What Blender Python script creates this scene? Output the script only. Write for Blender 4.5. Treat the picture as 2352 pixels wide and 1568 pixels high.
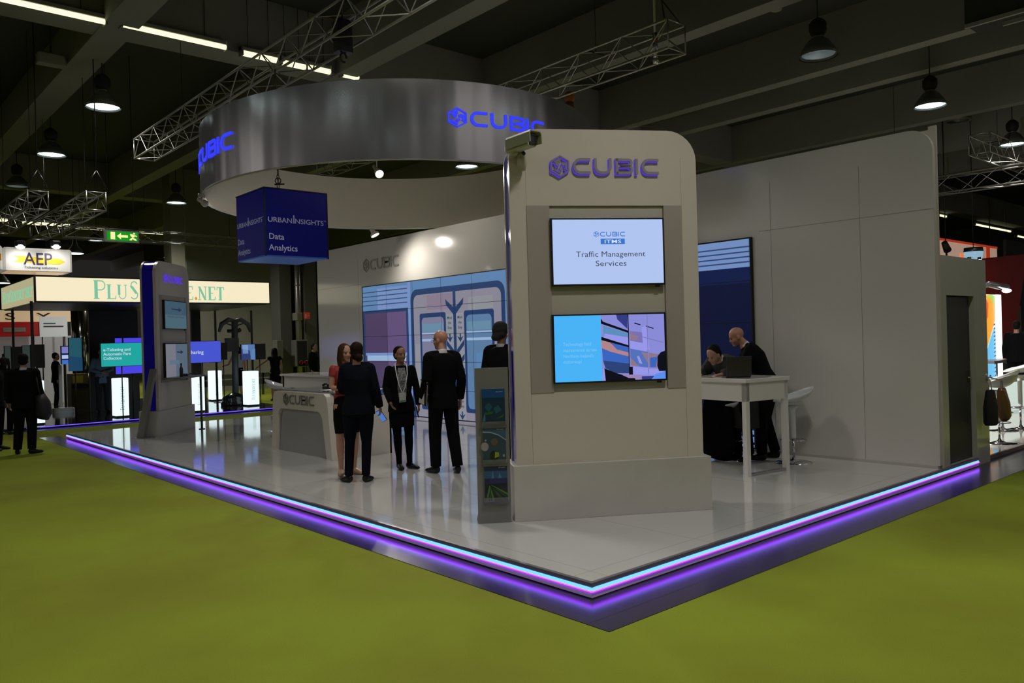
import bpy, math, random
from math import sin, cos, pi, radians, atan2, hypot, sqrt
from mathutils import Matrix, Vector

random.seed(7)
for o in list(bpy.data.objects):
    bpy.data.objects.remove(o, do_unlink=True)
SC = bpy.context.scene
COL = SC.collection

# ------------------------------------------------------------------ camera
FPX = 1842.0
PITCH, ROLL, HEAD = radians(.17), radians(-1.56), radians(41.41)
def _rotm():
    cp, sp = cos(PITCH), sin(PITCH); cr, sr = cos(ROLL), sin(ROLL)
    Rx = Matrix(((1, 0, 0), (0, sp, -cp), (0, cp, sp)))
    Rz = Matrix(((cr, -sr, 0), (sr, cr, 0), (0, 0, 1)))
    c, s = cos(-HEAD), sin(-HEAD)
    Rh = Matrix(((c, -s, 0), (s, c, 0), (0, 0, 1)))
    return Rh @ Rx @ Rz
RC = _rotm()
CAM = Vector((-3.893, -3.679, 1.75))
cam_data = bpy.data.cameras.new('camera')
cam_data.sensor_width = 36.0
cam_data.lens = 36.0 * FPX / 2352.0
cam_data.clip_end = 300
cam = bpy.data.objects.new('camera', cam_data)
COL.objects.link(cam)
cam.matrix_world = Matrix.Translation(CAM) @ RC.to_4x4()
SC.camera = cam

# ------------------------------------------------------------------ world, exposure
w = bpy.data.worlds.new('world'); SC.world = w; w.use_nodes = True
_nt = w.node_tree; _bg = _nt.nodes['Background']
_tc = _nt.nodes.new('ShaderNodeTexCoord'); _mp = _nt.nodes.new('ShaderNodeMapping'); _mp.inputs['Scale'].default_value = (1, 1, .5)
_no = _nt.nodes.new('ShaderNodeTexNoise'); _no.inputs['Scale'].default_value = 3.2; _no.inputs['Detail'].default_value = 3
_cr = _nt.nodes.new('ShaderNodeValToRGB')
_cr.color_ramp.elements[0].position = .45; _cr.color_ramp.elements[0].color = (.016, .015, .014, 1)
_cr.color_ramp.elements[1].position = .70; _cr.color_ramp.elements[1].color = (1.1, 1.05, 1.0, 1)  # bright noise patches added as unseen hall lights for the ring to reflect
_e = _cr.color_ramp.elements.new(.60); _e.color = (.09, .08, .085, 1)
_nt.links.new(_tc.outputs['Generated'], _mp.inputs[0]); _nt.links.new(_mp.outputs[0], _no.inputs['Vector'])
_nt.links.new(_no.outputs['Fac'], _cr.inputs[0]); _nt.links.new(_cr.outputs[0], _bg.inputs[0])
_bg.inputs[1].default_value = 1.0
SC.view_settings.view_transform = 'Standard'
SC.view_settings.look = 'None'
SC.view_settings.exposure = 0.0
SC.view_settings.gamma = 1.0
SC.view_settings.use_curve_mapping = False
SC.cycles.use_denoising = True
SC.cycles.max_bounces = 6
SC.cycles.diffuse_bounces = 3
SC.cycles.glossy_bounces = 4
SC.cycles.transmission_bounces = 4
SC.cycles.sample_clamp_indirect = 4.0
SC.cycles.caustics_reflective = False
SC.cycles.caustics_refractive = False

K_LAMP = 330.0      # watts per hall pendant
K_SPOT = 210.0      # watts per booth spotlight

# ------------------------------------------------------------------ real points from the photograph's rays
def ray(px, py):
    return RC @ Vector(((px - 1176) / FPX, -(py - 784) / FPX, -1.0))
def atz(px, py, z):
    d = ray(px, py); return CAM + d * ((z - CAM.z) / d.z)
def atx(px, py, x):
    d = ray(px, py); return CAM + d * ((x - CAM.x) / d.x)
def aty(px, py, y):
    d = ray(px, py); return CAM + d * ((y - CAM.y) / d.y)
def atd(px, py, dist):
    return CAM + ray(px, py) * dist
FWD = Vector((0.661, 0.750, 0)).normalized()
RIGHT = Vector((0.750, -0.661, 0)).normalized()

def lin(c):
    c = c / 255.0
    return c / 12.92 if c <= 0.04045 else ((c + 0.055) / 1.055) ** 2.4
def rgb(r, g, b): return (lin(r), lin(g), lin(b))

# ------------------------------------------------------------------ materials
MATS = {}
def mat(name, col=(.5, .5, .5), rough=.5, metal=0., emit=None, es=1., spec=.5, coat=0., trans=0., alpha=1., noise=None, aniso=0.):
    if name in MATS: return MATS[name]
    m = bpy.data.materials.new(name); m.use_nodes = True
    nt = m.node_tree; b = nt.nodes['Principled BSDF']
    b.inputs['Base Color'].default_value = (*col, 1)
    b.inputs['Roughness'].default_value = rough
    b.inputs['Metallic'].default_value = metal
    b.inputs['Specular IOR Level'].default_value = spec
    b.inputs['Coat Weight'].default_value = coat
    b.inputs['Coat Roughness'].default_value = .05
    b.inputs['Transmission Weight'].default_value = trans
    b.inputs['Alpha'].default_value = alpha
    b.inputs['Anisotropic'].default_value = aniso
    if emit:
        b.inputs['Emission Color'].default_value = (*emit, 1)
        b.inputs['Emission Strength'].default_value = es
    if noise:
        sc, amt, col2 = noise
        tc = nt.nodes.new('ShaderNodeTexCoord')
        n = nt.nodes.new('ShaderNodeTexNoise'); n.inputs['Scale'].default_value = sc; n.inputs['Detail'].default_value = 5
        nt.links.new(tc.outputs['Object'], n.inputs['Vector'])
        rp = nt.nodes.new('ShaderNodeMapRange'); rp.inputs[1].default_value = .35; rp.inputs[2].default_value = .65
        rp.inputs[3].default_value = 0; rp.inputs[4].default_value = amt
        nt.links.new(n.outputs['Fac'], rp.inputs[0])
        mx = nt.nodes.new('ShaderNodeMix'); mx.data_type = 'RGBA'
        mx.inputs[6].default_value = (*col, 1); mx.inputs[7].default_value = (*col2, 1)
        nt.links.new(rp.outputs[0], mx.inputs[0]); nt.links.new(mx.outputs[2], b.inputs['Base Color'])
    MATS[name] = m
    return m
def glow(name, col, s=1.):
    """a self-lit surface: emission only, black base"""
    return mat(name, (0.0, 0.0, 0.0), .35, 0, emit=col, es=s, spec=.3)

M_white = mat('white laminate', (.66, .64, .60), .13, coat=.25)
M_tower = mat('tower white lacquer', (.62, .565, .495), .16, coat=.3)
M_base = mat('brushed aluminium plinth', (.60, .575, .54), .36, .25, noise=(3, .3, (.50, .48, .46)))
M_taupe = mat('taupe metal panel', (.40, .355, .315), .42, .15)
M_alu = mat('bright truss aluminium', (.42, .40, .37), .34, .85)
M_aludark = mat('dull truss aluminium', (.30, .29, .27), .4, .8)
M_black = mat('black plastic', (.012, .012, .013), .35)
M_blackm = mat('matt black', (.008, .008, .008), .7)
M_dark = mat('dark hall paint', (.26, .255, .20), .8, noise=(.6, .5, (.22, .216, .17)))
M_ceil = mat('ceiling concrete', (.045, .046, .04), .85, noise=(.5, .5, (.04, .041, .037)))
M_beam = mat('concrete beam', (.27, .265, .24), .85, noise=(.8, .4, (.22, .215, .195)))
M_chrome = mat('chrome', (.7, .7, .72), .12, 1.)
M_blue = mat('blue acrylic core', (.006, .004, .18), .08, coat=.5, emit=(.010, .003, .42), es=.08)
M_grey = mat('grey powder coat', (.21, .205, .20), .4, .2)
M_glass = mat('clear glass', (.9, .92, .95), .03, trans=1.)
M_stool = mat('white moulded plastic', (.62, .63, .65), .12, coat=.4)

def wall_material():
    m = mat('white laminate wall', (.62, .60, .57), .16, coat=.2)
    return m
M_wall = wall_material()

def tile_mat(name, base, line, size, rough, coat=0.3, lw=.006, offs=(0, 0)):
    m = mat(name, base, rough, coat=coat)
    nt = m.node_tree; b = nt.nodes['Principled BSDF']; L = nt.links
    tc = nt.nodes.new('ShaderNodeTexCoord'); sp = nt.nodes.new('ShaderNodeSeparateXYZ')
    L.new(tc.outputs['Object'], sp.inputs[0])
    res = []
    for k, ax in enumerate('XY'):
        a = nt.nodes.new('ShaderNodeMath'); a.operation = 'ADD'; a.inputs[1].default_value = offs[k] + 1000 * size[k]
        d = nt.nodes.new('ShaderNodeMath'); d.operation = 'DIVIDE'; d.inputs[1].default_value = size[k]
        f = nt.nodes.new('ShaderNodeMath'); f.operation = 'FRACT'
        c = nt.nodes.new('ShaderNodeMath'); c.operation = 'LESS_THAN'; c.inputs[1].default_value = lw / size[k]
        L.new(sp.outputs[ax], a.inputs[0]); L.new(a.outputs[0], d.inputs[0]); L.new(d.outputs[0], f.inputs[0]); L.new(f.outputs[0], c.inputs[0])
        res.append(c)
    mx = nt.nodes.new('ShaderNodeMath'); mx.operation = 'MAXIMUM'
    L.new(res[0].outputs[0], mx.inputs[0]); L.new(res[1].outputs[0], mx.inputs[1])
    n = nt.nodes.new('ShaderNodeTexNoise'); n.inputs['Scale'].default_value = 1.3; n.inputs['Detail'].default_value = 4
    L.new(tc.outputs['Object'], n.inputs['Vector'])
    mr = nt.nodes.new('ShaderNodeMapRange'); mr.inputs[3].default_value = .93; mr.inputs[4].default_value = 1.05
    L.new(n.outputs['Fac'], mr.inputs[0])
    mm = nt.nodes.new('ShaderNodeVectorMath'); mm.operation = 'SCALE'; mm.inputs[0].default_value = base
    L.new(mr.outputs[0], mm.inputs['Scale'])
    mix = nt.nodes.new('ShaderNodeMix'); mix.data_type = 'RGBA'
    L.new(mx.outputs[0], mix.inputs[0]); L.new(mm.outputs[0], mix.inputs[6]); mix.inputs[7].default_value = (*line, 1)
    L.new(mix.outputs[2], b.inputs['Base Color'])
    return m
M_floor = tile_mat('white gloss floor tiles', (.60, .59, .57), (.30, .29, .28), (1.22, 2.44), .07, .35, .004, (-.2, -.2))
M_strip = tile_mat('dark gloss border tiles', (.028, .022, .05), (.006, .005, .009), (1.9, 1.9), .22, 0., .012, (.5, .3))
M_plus = tile_mat('black gloss floor', (.012, .012, .015), (.004, .004, .004), (1.5, 1.5), .09, .3, .006)

def carpet_mat():
    m = mat('lime carpet', (.26, .36, .02), .95, spec=.1)
    nt = m.node_tree; b = nt.nodes['Principled BSDF']; L = nt.links
    tc = nt.nodes.new('ShaderNodeTexCoord')
    n1 = nt.nodes.new('ShaderNodeTexNoise'); n1.inputs['Scale'].default_value = .55; n1.inputs['Detail'].default_value = 4
    n2 = nt.nodes.new('ShaderNodeTexNoise'); n2.inputs['Scale'].default_value = 160; n2.inputs['Detail'].default_value = 3
    L.new(tc.outputs['Object'], n1.inputs['Vector']); L.new(tc.outputs['Object'], n2.inputs['Vector'])
    mx = nt.nodes.new('ShaderNodeMix'); mx.data_type = 'RGBA'
    mx.inputs[6].default_value = (.222, .238, .026, 1); mx.inputs[7].default_value = (.265, .325, .030, 1)
    mr = nt.nodes.new('ShaderNodeMapRange'); mr.inputs[1].default_value = .35; mr.inputs[2].default_value = .65
    L.new(n1.outputs['Fac'], mr.inputs[0]); L.new(mr.outputs[0], mx.inputs[0])
    mr2 = nt.nodes.new('ShaderNodeMapRange'); mr2.inputs[3].default_value = .8; mr2.inputs[4].default_value = 1.2
    L.new(n2.outputs['Fac'], mr2.inputs[0])
    vm = nt.nodes.new('ShaderNodeVectorMath'); vm.operation = 'SCALE'
    L.new(mx.outputs[2], vm.inputs[0]); L.new(mr2.outputs[0], vm.inputs['Scale']); L.new(vm.outputs[0], b.inputs['Base Color'])
    bp = nt.nodes.new('ShaderNodeBump'); bp.inputs['Strength'].default_value = .25; bp.inputs['Distance'].default_value = .004
    L.new(n2.outputs['Fac'], bp.inputs['Height']); L.new(bp.outputs[0], b.inputs['Normal'])
    return m
M_carpet = carpet_mat()

def brushed_mat():
    m = mat('brushed steel band', (.66, .64, .65), .27, 1., aniso=.85)
    nt = m.node_tree; b = nt.nodes['Principled BSDF']; L = nt.links
    tn = nt.nodes.new('ShaderNodeTangent'); tn.direction_type = 'RADIAL'; tn.axis = 'Z'
    L.new(tn.outputs[0], b.inputs['Tangent'])
    tc = nt.nodes.new('ShaderNodeTexCoord'); mp = nt.nodes.new('ShaderNodeMapping')
    mp.inputs['Scale'].default_value = (1.0, 1.0, .10)
    n = nt.nodes.new('ShaderNodeTexNoise'); n.inputs['Scale'].default_value = 1.2; n.inputs['Detail'].default_value = 2
    L.new(tc.outputs['Object'], mp.inputs[0]); L.new(mp.outputs[0], n.inputs['Vector'])
    bp = nt.nodes.new('ShaderNodeBump'); bp.inputs['Strength'].default_value = .8; bp.inputs['Distance'].default_value = .16
    L.new(n.outputs['Fac'], bp.inputs['Height']); L.new(bp.outputs[0], b.inputs['Normal'])
    return m
M_ring = brushed_mat()

# ------------------------------------------------------------------ mesh builder
class MB:
    def __init__(s): s.v = []; s.f = []; s.m = []; s.mats = []; s.cur = 0; s.smooth = False; s.sm = []
    def use(s, m):
        if m not in s.mats: s.mats.append(m)
        s.cur = s.mats.index(m); return s
    def add(s, vs, fs, smooth=None):
        k = len(s.v); s.v += [Vector(p) for p in vs]
        for f in fs:
            s.f.append([k + i for i in f]); s.m.append(s.cur); s.sm.append(s.smooth if smooth is None else smooth)
    def hexa(s, c8):
        s.add(c8, [(0, 3, 2, 1), (4, 5, 6, 7), (0, 1, 5, 4), (1, 2, 6, 5), (2, 3, 7, 6), (3, 0, 4, 7)])
    def box(s, x0, x1, y0, y1, z0, z1, M=None):
        c = [(x0, y0, z0), (x1, y0, z0), (x1, y1, z0), (x0, y1, z0), (x0, y0, z1), (x1, y0, z1), (x1, y1, z1), (x0, y1, z1)]
        if M: c = [M @ Vector(p) for p in c]
        s.hexa(c)
    def rbox(s, x0, x1, y0, y1, z0, z1, r, M=None):
        """box with chamfered vertical and top edges"""
        pts = [(x0 + r, y0), (x1 - r, y0), (x1, y0 + r), (x1, y1 - r), (x1 - r, y1), (x0 + r, y1), (x0, y1 - r), (x0, y0 + r)]
        a = [(p[0], p[1], z0) for p in pts]; b = [(p[0], p[1], z1 - r) for p in pts]
        cx, cy = (x0 + x1) / 2, (y0 + y1) / 2
        t = [(p[0] - r * .7 * (1 if p[0] > cx else -1), p[1] - r * .7 * (1 if p[1] > cy else -1), z1) for p in pts]
        vs = a + b + t; n = 8
        if M: vs = [M @ Vector(p) for p in vs]
        fs = [tuple(reversed(range(n)))] + [tuple(range(2 * n, 3 * n))]
        for L_ in (0, n):
            for i in range(n):
                j = (i + 1) % n; fs.append((L_ + i, L_ + j, L_ + n + j, L_ + n + i))
        s.add(vs, fs)
    def prism(s, poly, d0, d1, M=None):
        """2D polygon extruded from depth d0 to d1 along local z"""
        n = len(poly)
        vs = [Vector((p[0], p[1], d0)) for p in poly] + [Vector((p[0], p[1], d1)) for p in poly]
        if M: vs = [M @ p for p in vs]
        fs = [tuple(reversed(range(n))), tuple(range(n, 2 * n))]
        for i in range(n):
            j = (i + 1) % n; fs.append((i, j, n + j, n + i))
        s.add(vs, fs)
    def tube(s, p0, p1, r, r1=None, n=10, caps=True):
        p0, p1 = Vector(p0), Vector(p1); d = p1 - p0
        if d.length < 1e-6: return
        s.path([p0, p1], [r, r if r1 is None else r1], n, caps)
    def path(s, pts, rs, n=10, caps=True, closed=False):
        pts = [Vector(p) for p in pts]
        if not isinstance(rs, (list, tuple)): rs = [rs] * len(pts)
        N = len(pts); vs = []; ref = None
        for i, p in enumerate(pts):
            if closed: t = pts[(i + 1) % N] - pts[i - 1]
            else: t = pts[min(i + 1, N - 1)] - pts[max(i - 1, 0)]
            t.normalize()
            if ref is None:
                ref = Vector((0, 0, 1)) if abs(t.z) < .9 else Vector((1, 0, 0))
            a = t.cross(ref)
            if a.length < 1e-5: a = t.orthogonal()
            a.normalize(); b = a.cross(t).normalized(); ref = b
            for k in range(n):
                q = 2 * pi * k / n
                vs.append(p + (a * cos(q) + b * sin(q)) * rs[i])
        fs = []
        for i in range(N if closed else N - 1):
            j = (i + 1) % N
            for k in range(n):
                l = (k + 1) % n; fs.append((i * n + k, i * n + l, j * n + l, j * n + k))
        if caps and not closed:
            fs += [tuple(reversed(range(n))), tuple(range((N - 1) * n, N * n))]
        s.add(vs, fs, True)
    def lathe(s, prof, c=(0, 0, 0), n=28, M=None, ax=1., ay=1., caps=True):
        vs = []; c = Vector(c)
        for r, z in prof:
            for k in range(n):
                q = 2 * pi * k / n
                p = Vector((r * cos(q) * ax, r * sin(q) * ay, z))
                vs.append((M @ p if M else p) + c)
        fs = []
        for i in range(len(prof) - 1):
            for k in range(n):
                l = (k + 1) % n; fs.append((i * n + k, i * n + l, (i + 1) * n + l, (i + 1) * n + k))
        if caps and prof[0][0] > 1e-4: fs.append(tuple(reversed(range(n))))
        if caps and prof[-1][0] > 1e-4: fs.append(tuple(range((len(prof) - 1) * n, len(prof) * n)))
        s.add(vs, fs, True)
    def ell(s, c, r, M=None, n=16, m=10):
        c = Vector(c)
        if not isinstance(r, (tuple, list)): r = (r, r, r)
        vs = []; fs = []
        for i in range(m + 1):
            t = pi * i / m
            for k in range(n):
                q = 2 * pi * k / n
                p = Vector((r[0] * sin(t) * cos(q), r[1] * sin(t) * sin(q), r[2] * cos(t)))
                vs.append((M @ p if M else p) + c)
        for i in range(m):
            for k in range(n):
                l = (k + 1) % n; fs.append((i * n + k, (i + 1) * n + k, (i + 1) * n + l, i * n + l))
        s.add(vs, fs, True)
    def loft(s, secs, n=14, side=None):
        """secs: (centre, half width, half depth); side = width direction"""
        vs = []; N = len(secs); P = [Vector(q[0]) for q in secs]
        for i, (c, a, b) in enumerate(secs):
            t = (P[min(i + 1, N - 1)] - P[max(i - 1, 0)]).normalized()
            sd = Vector(side) if side else (Vector((1, 0, 0)) if abs(t.x) < .9 else Vector((0, 1, 0)))
            u = (sd - t * sd.dot(t)).normalized(); v = t.cross(u)
            for k in range(n):
                q = 2 * pi * k / n
                vs.append(P[i] + u * cos(q) * a + v * sin(q) * b)
        # domed caps
        fs = []
        for i in range(N - 1):
            for k in range(n):
                l = (k + 1) % n; fs.append((i * n + k, i * n + l, (i + 1) * n + l, (i + 1) * n + k))
        fs += [tuple(reversed(range(n))), tuple(range((N - 1) * n, N * n))]
        s.add(vs, fs, True)
    def quad(s, a, b, c, d): s.add([a, b, c, d], [(0, 1, 2, 3)])
    def build(s, name, m=None, parent=None, local=False, bevel=0, kind=None, label=None):
        me = bpy.data.meshes.new(name)
        if m is not None and not s.mats: s.mats = [m]
        vs = s.v
        if parent is not None and not local:
            inv = BASE[parent.name].inverted(); vs = [inv @ p for p in vs]
        me.from_pydata([tuple(p) for p in vs], [], s.f)
        for mm in s.mats: me.materials.append(mm)
        for i, p in enumerate(me.polygons):
            p.material_index = s.m[i] if s.m[i] < len(s.mats) else 0
            p.use_smooth = s.sm[i]
        me.update()
        o = bpy.data.objects.new(name, me); COL.objects.link(o)
        if parent is not None:
            o.parent = parent
            BASE[o.name] = BASE[parent.name]
        else: BASE[o.name] = Matrix.Identity(4)
        if bevel:
            b = o.modifiers.new('bevel', 'BEVEL'); b.width = bevel; b.segments = 2; b.limit_method = 'ANGLE'
        if kind: o['kind'] = kind
        if label: o['label'] = label
        return o

BASE = {}
def thing(name, label, cat, loc=(0, 0, 0), rz=0, group=None, kind=None):
    o = bpy.data.objects.new(name, None); COL.objects.link(o)
    o.empty_display_size = .1
    M = Matrix.Translation(Vector(loc)) @ Matrix.Rotation(rz, 4, 'Z')
    o.matrix_world = M; BASE[o.name] = M
    o['label'] = label; o['category'] = cat
    if group: o['group'] = group
    if kind: o['kind'] = kind
    return o
def tag(o, label, cat, group=None):
    o['label'] = label; o['category'] = cat
    if group: o['group'] = group
    return o
def struct(o): o['kind'] = 'structure'; return o
def kids(o): return [c for c in bpy.data.objects if c.parent == o]
def copy_tree(o, parent=None):
    c = o.copy(); COL.objects.link(c); c.parent = parent
    for ch in kids(o): copy_tree(ch, c)
    return c
def place(o, loc, rz=0, label=None, group=None):
    o.matrix_world = Matrix.Translation(Vector(loc)) @ Matrix.Rotation(rz, 4, 'Z')
    if label: o['label'] = label
    if group: o['group'] = group
    return o
def light(name, kind, loc, energy, col=(1, 1, 1), parent=None, size=.1, target=None, spot=70, blend=.6, local=None):
    L = bpy.data.lights.new(name, kind); L.energy = energy; L.color = col
    if kind == 'AREA': L.shape = 'DISK'; L.size = size
    elif kind in ('SPOT', 'POINT'): L.shadow_soft_size = size
    if kind == 'SPOT': L.spot_size = radians(spot); L.spot_blend = blend
    o = bpy.data.objects.new(name, L); COL.objects.link(o)
    M = Matrix.Translation(Vector(loc))
    if target is not None:
        d = (Vector(target) - Vector(loc)).normalized(); M = M @ d.to_track_quat('-Z', 'Y').to_matrix().to_4x4()
    if parent is not None:
        o.parent = parent; M = BASE[parent.name].inverted() @ M
    o.matrix_local = M
    return o
def frame(o, xd, yd):
    """matrix: local x -> xd, y -> yd, z -> xd x yd, origin o"""
    xd = Vector(xd).normalized(); yd = Vector(yd).normalized(); zd = xd.cross(yd)
    M = Matrix.Identity(4)
    for i in range(3): M[i][0] = xd[i]; M[i][1] = yd[i]; M[i][2] = zd[i]; M[i][3] = Vector(o)[i]
    return M

# ------------------------------------------------------------------ lettering
def text_geo(s, h, bold=0., align='CENTER', spacing=1.):
    """polygons of a line of sans lettering with capital height h, origin at baseline"""
    cu = bpy.data.curves.new('t', 'FONT'); cu.body = s; cu.size = h / .69; cu.align_x = align; cu.offset = bold * h
    cu.space_character = spacing; cu.resolution_u = 3; cu.fill_mode = 'FRONT'
    o = bpy.data.objects.new('t', cu); COL.objects.link(o)
    dg = bpy.context.evaluated_depsgraph_get()
    me = bpy.data.meshes.new_from_object(o.evaluated_get(dg))
    vs = [v.co.copy() for v in me.vertices]; fs = [tuple(p.vertices) for p in me.polygons]
    bpy.data.objects.remove(o, do_unlink=True); bpy.data.meshes.remove(me); bpy.data.curves.remove(cu)
    return vs, fs
def put_text(mb, s, h, M, m, bold=0., align='CENTER', sx=1., spacing=1., width=None):
    vs, fs = text_geo(s, h, bold, align, spacing)
    if not vs: return
    if width:
        w0 = max(v.x for v in vs) - min(v.x for v in vs); sx = width / w0
    mb.use(m); mb.add([M @ Vector((v.x * sx, v.y, 0)) for v in vs], fs)
def ribbon(pts, wd, closed=False):
    """2D stroke as list of quads"""
    n = len(pts); L_, R_ = [], []
    for i, p in enumerate(pts):
        p = Vector(p)
        a = Vector(pts[i - 1]) if (i > 0 or closed) else None
        b = Vector(pts[(i + 1) % n]) if (i < n - 1 or closed) else None
        if a is None: d = (b - p).normalized(); nn = Vector((-d.y, d.x)); k = 1
        elif b is None: d = (p - a).normalized(); nn = Vector((-d.y, d.x)); k = 1
        else:
            d1 = (p - a).normalized(); d2 = (b - p).normalized()
            t = (d1 + d2)
            t = t.normalized() if t.length > 1e-6 else d1
            nn = Vector((-t.y, t.x)); n1 = Vector((-d1.y, d1.x)); k = min(1 / max(.3, nn.dot(n1)), 2)
        L_.append(p + nn * wd / 2 * k); R_.append(p - nn * wd / 2 * k)
    q = []
    for i in range(n if closed else n - 1):
        j = (i + 1) % n; q.append((L_[i], L_[j], R_[j], R_[i]))
    return q
def arc(cx, cy, r, a0, a1, n=6):
    return [(cx + r * cos(radians(a0 + (a1 - a0) * i / n)), cy + r * sin(radians(a0 + (a1 - a0) * i / n))) for i in range(n + 1)]
def rounded_letter(ch):
    """strokes in a 1-high box; returns (strokes, advance)"""
    t = .09; r = .38
    if ch == 'C':
        return [[(1.12, 1 - t)] + arc(r + t, 1 - t - r, r, 90, 180) + arc(r + t, t + r, r, 180, 270) + [(1.12, t)]], 1.35
    if ch == 'U':
        return [[(t, 1)] + arc(t + r, t + r, r, 180, 270) + arc(1.05 - r, t + r, r, 270, 360) + [(1.05, 1)]], 1.38
    if ch == 'B':
        return [[(t, 0), (t, 1)],
                [(.05, 1 - t)] + arc(.86, 1 - t - .18, .18, 90, -90, 6) + [(.3, .5)],
                [(.3, .5)] + arc(.86, .5 - .205, .205, 90, -90, 6) + [(.05, t)]], 1.28
    if ch == 'I': return [[(t, 0), (t, .98)]], .42
    return [], .5
def logo_polys(icon=True, filled=True):
    """hexagon cube emblem followed by wide rounded capitals, 1 high; list of polygons and total width"""
    out = []; x = 0
    if icon:
        R = .62; cx, cy = R * .87, .5
        hx = [(cx + R * cos(radians(90 + 60 * k)), cy + R * sin(radians(90 + 60 * k))) for k in range(6)]
        out += ribbon(hx, .085, True)
        for k in (0, 2, 4):
            out += ribbon([(cx, cy), hx[k]] if False else [((cx + hx[k][0]) / 2, (cy + hx[k][1]) / 2), hx[k]], .045)
        for k in (0, 1, 2, 3, 4, 5):   # pale wedge facets, thinner at the middle
            a, b = hx[k], hx[(k + 1) % 6]
            f = lambda p, s_: (cx + (p[0] - cx) * s_, cy + (p[1] - cy) * s_)
            if k % 2 == 0: out.append((f(a, .80), f(b, .80), f(b, .52), f(a, .60)))
        for (dx, dy, rr) in ((-.16, .1, .14), (.05, -.17, .12), (.2, .12, .12), (-.03, .27, .08)):
            out.append([(cx + dx + rr * (1 + .25 * sin(3 * q)) * cos(q), cy + dy + rr * sin(q)) for q in [2 * pi * i / 8 for i in range(8)]])
        x = 2 * R * .87 + .28
    for ch in 'CUBIC':
        st, adv = rounded_letter(ch)
        for s_ in st:
            for q in ribbon(s_, .17): out.append([(p[0] + x, p[1]) for p in q])
        x += adv
    return out, x - .2
def put_polys(mb, polys, fn, m, thick=0.):
    mb.use(m)
    for p in polys:
        n = len(p)
        a = [fn(q[0], q[1], thick) for q in p]
        mb.add(a, [tuple(range(n))])
        if thick:
            b = [fn(q[0], q[1], 0) for q in p]
            mb.add(a + b, [(i, i + n, (i + 1) % n + n, (i + 1) % n) for i in range(n)])
SERIF = {   # fat and thin strokes of a book-face capital
 'P': ([(.12, 0, .12, 1, .2)], [[(.12, .95)] + arc(.42, .72, .24, 90, -90, 8) + [(.12, .48)]], [(0, 0, .34), (0, 1, .3)], .74),
 'L': ([(.14, 0, .14, 1, .2)], [[(.1, .03), (.66, .03), (.68, .25)]], [(0, 1, .36), (0, 0, .4)], .74),
 'U': ([(.14, .3, .14, 1, .19)], [arc(.4, .3, .27, 180, 360, 8) + [(.67, 1)]], [(0, 1, .34), (.56, 1, .24)], .86),
 'S': ([(.16, .72, .5, .3, .2)], [arc(.34, .76, .2, 20, 210, 8), arc(.33, .24, .22, 30, -150, 8)], [], .68),
 'E': ([(.14, 0, .14, 1, .2)], [[(.1, .97), (.6, .97), (.62, .75)], [(.14, .52), (.45, .52)], [(.1, .03), (.62, .03), (.65, .27)]], [(0, 1, .2), (0, 0, .2)], .72),
 'R': ([(.14, 0, .14, 1, .2), (.36, .5, .7, 0, .17)], [[(.12, .95)] + arc(.38, .74, .21, 90, -90, 8) + [(.12, .52)]], [(0, 0, .34), (.6, 0, .25)], .86),
 'V': ([(.12, 1, .4, 0, .19)], [[(.42, 0), (.68, 1)]], [(0, 1, .32), (.56, 1, .26)], .8),
 'I': ([(.16, 0, .16, 1, .2)], [], [(0, 0, .32), (0, 1, .32)], .36),
 'C': ([(.15, .25, .15, .75, .2)], [arc(.45, .6, .36, 40, 170, 7), arc(.45, .4, .36, 190, 320, 7)], [], .8),
 'N': ([(.1, 1, .66, 0, .2)], [[(.13, 0), (.13, 1)], [(.67, 0), (.67, 1)]], [(0, 0, .28), (.54, 1, .28)], .86),
 'T': ([(.34, 0, .34, 1, .2)], [[(.02, .76), (.04, .97), (.64, .97), (.66, .76)]], [(.18, 0, .32)], .72)}
def serif_line(s):
    """list of (kind, polygons); first letter of words larger"""
    out = []; x = 0
    for ch in s:
        if ch == '.':
            out.append(('dot', [[(x + .1 + .09 * cos(q), .09 + .09 * sin(q)) for q in [2 * pi * i / 12 for i in range(12)]]])); x += .26; continue
        k = 1.0 if ch.isupper() else .78
        fat, thin, ser, adv = SERIF[ch.upper()]
        P = []
        for x0, y0, x1, y1, wd in fat:
            h = wd / 2; P.append([(x0 - h, y0), (x0 + h, y0), (x1 + h, y1), (x1 - h, y1)])
        for st in thin: P += [list(q) for q in ribbon(st, .06)]
        for sx_, sy_, sw in ser:
            P.append([(sx_ - .03, sy_ - (.05 if sy_ else 0)), (sx_ - .03 + sw, sy_ - (.05 if sy_ else 0)), (sx_ - .03 + sw, sy_ + (0 if sy_ else .05)), (sx_ - .03, sy_ + (0 if sy_ else .05))])
        out.append(('letter', [[(x + p[0] * k, p[1] * k) for p in q] for q in P])); x += adv * k + .05
    return out, x

# =================================================================== SETTING
ZP = 0.11          # top of the booth platform
XW = 5.94          # face of the long white wall
# carpet
m = MB(); m.box(-40, 60, -30, 60, -.1, 0)
struct(m.build('floor', M_carpet))
# dark gloss border round the platform
m = MB(); m.box(-.36, 0, -.472, 14.95, 0, .004); m.box(0, 9.2, -.472, 0, 0, .004); m.box(7.09, 9.2, 0, .07, 0, .004)
struct(m.build('trim_1', M_strip))
# ceiling slab
m = MB(); m.box(-12, 60, -6, 60, 8.7, 9.0)
struct(m.build('ceiling', M_ceil))
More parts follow.
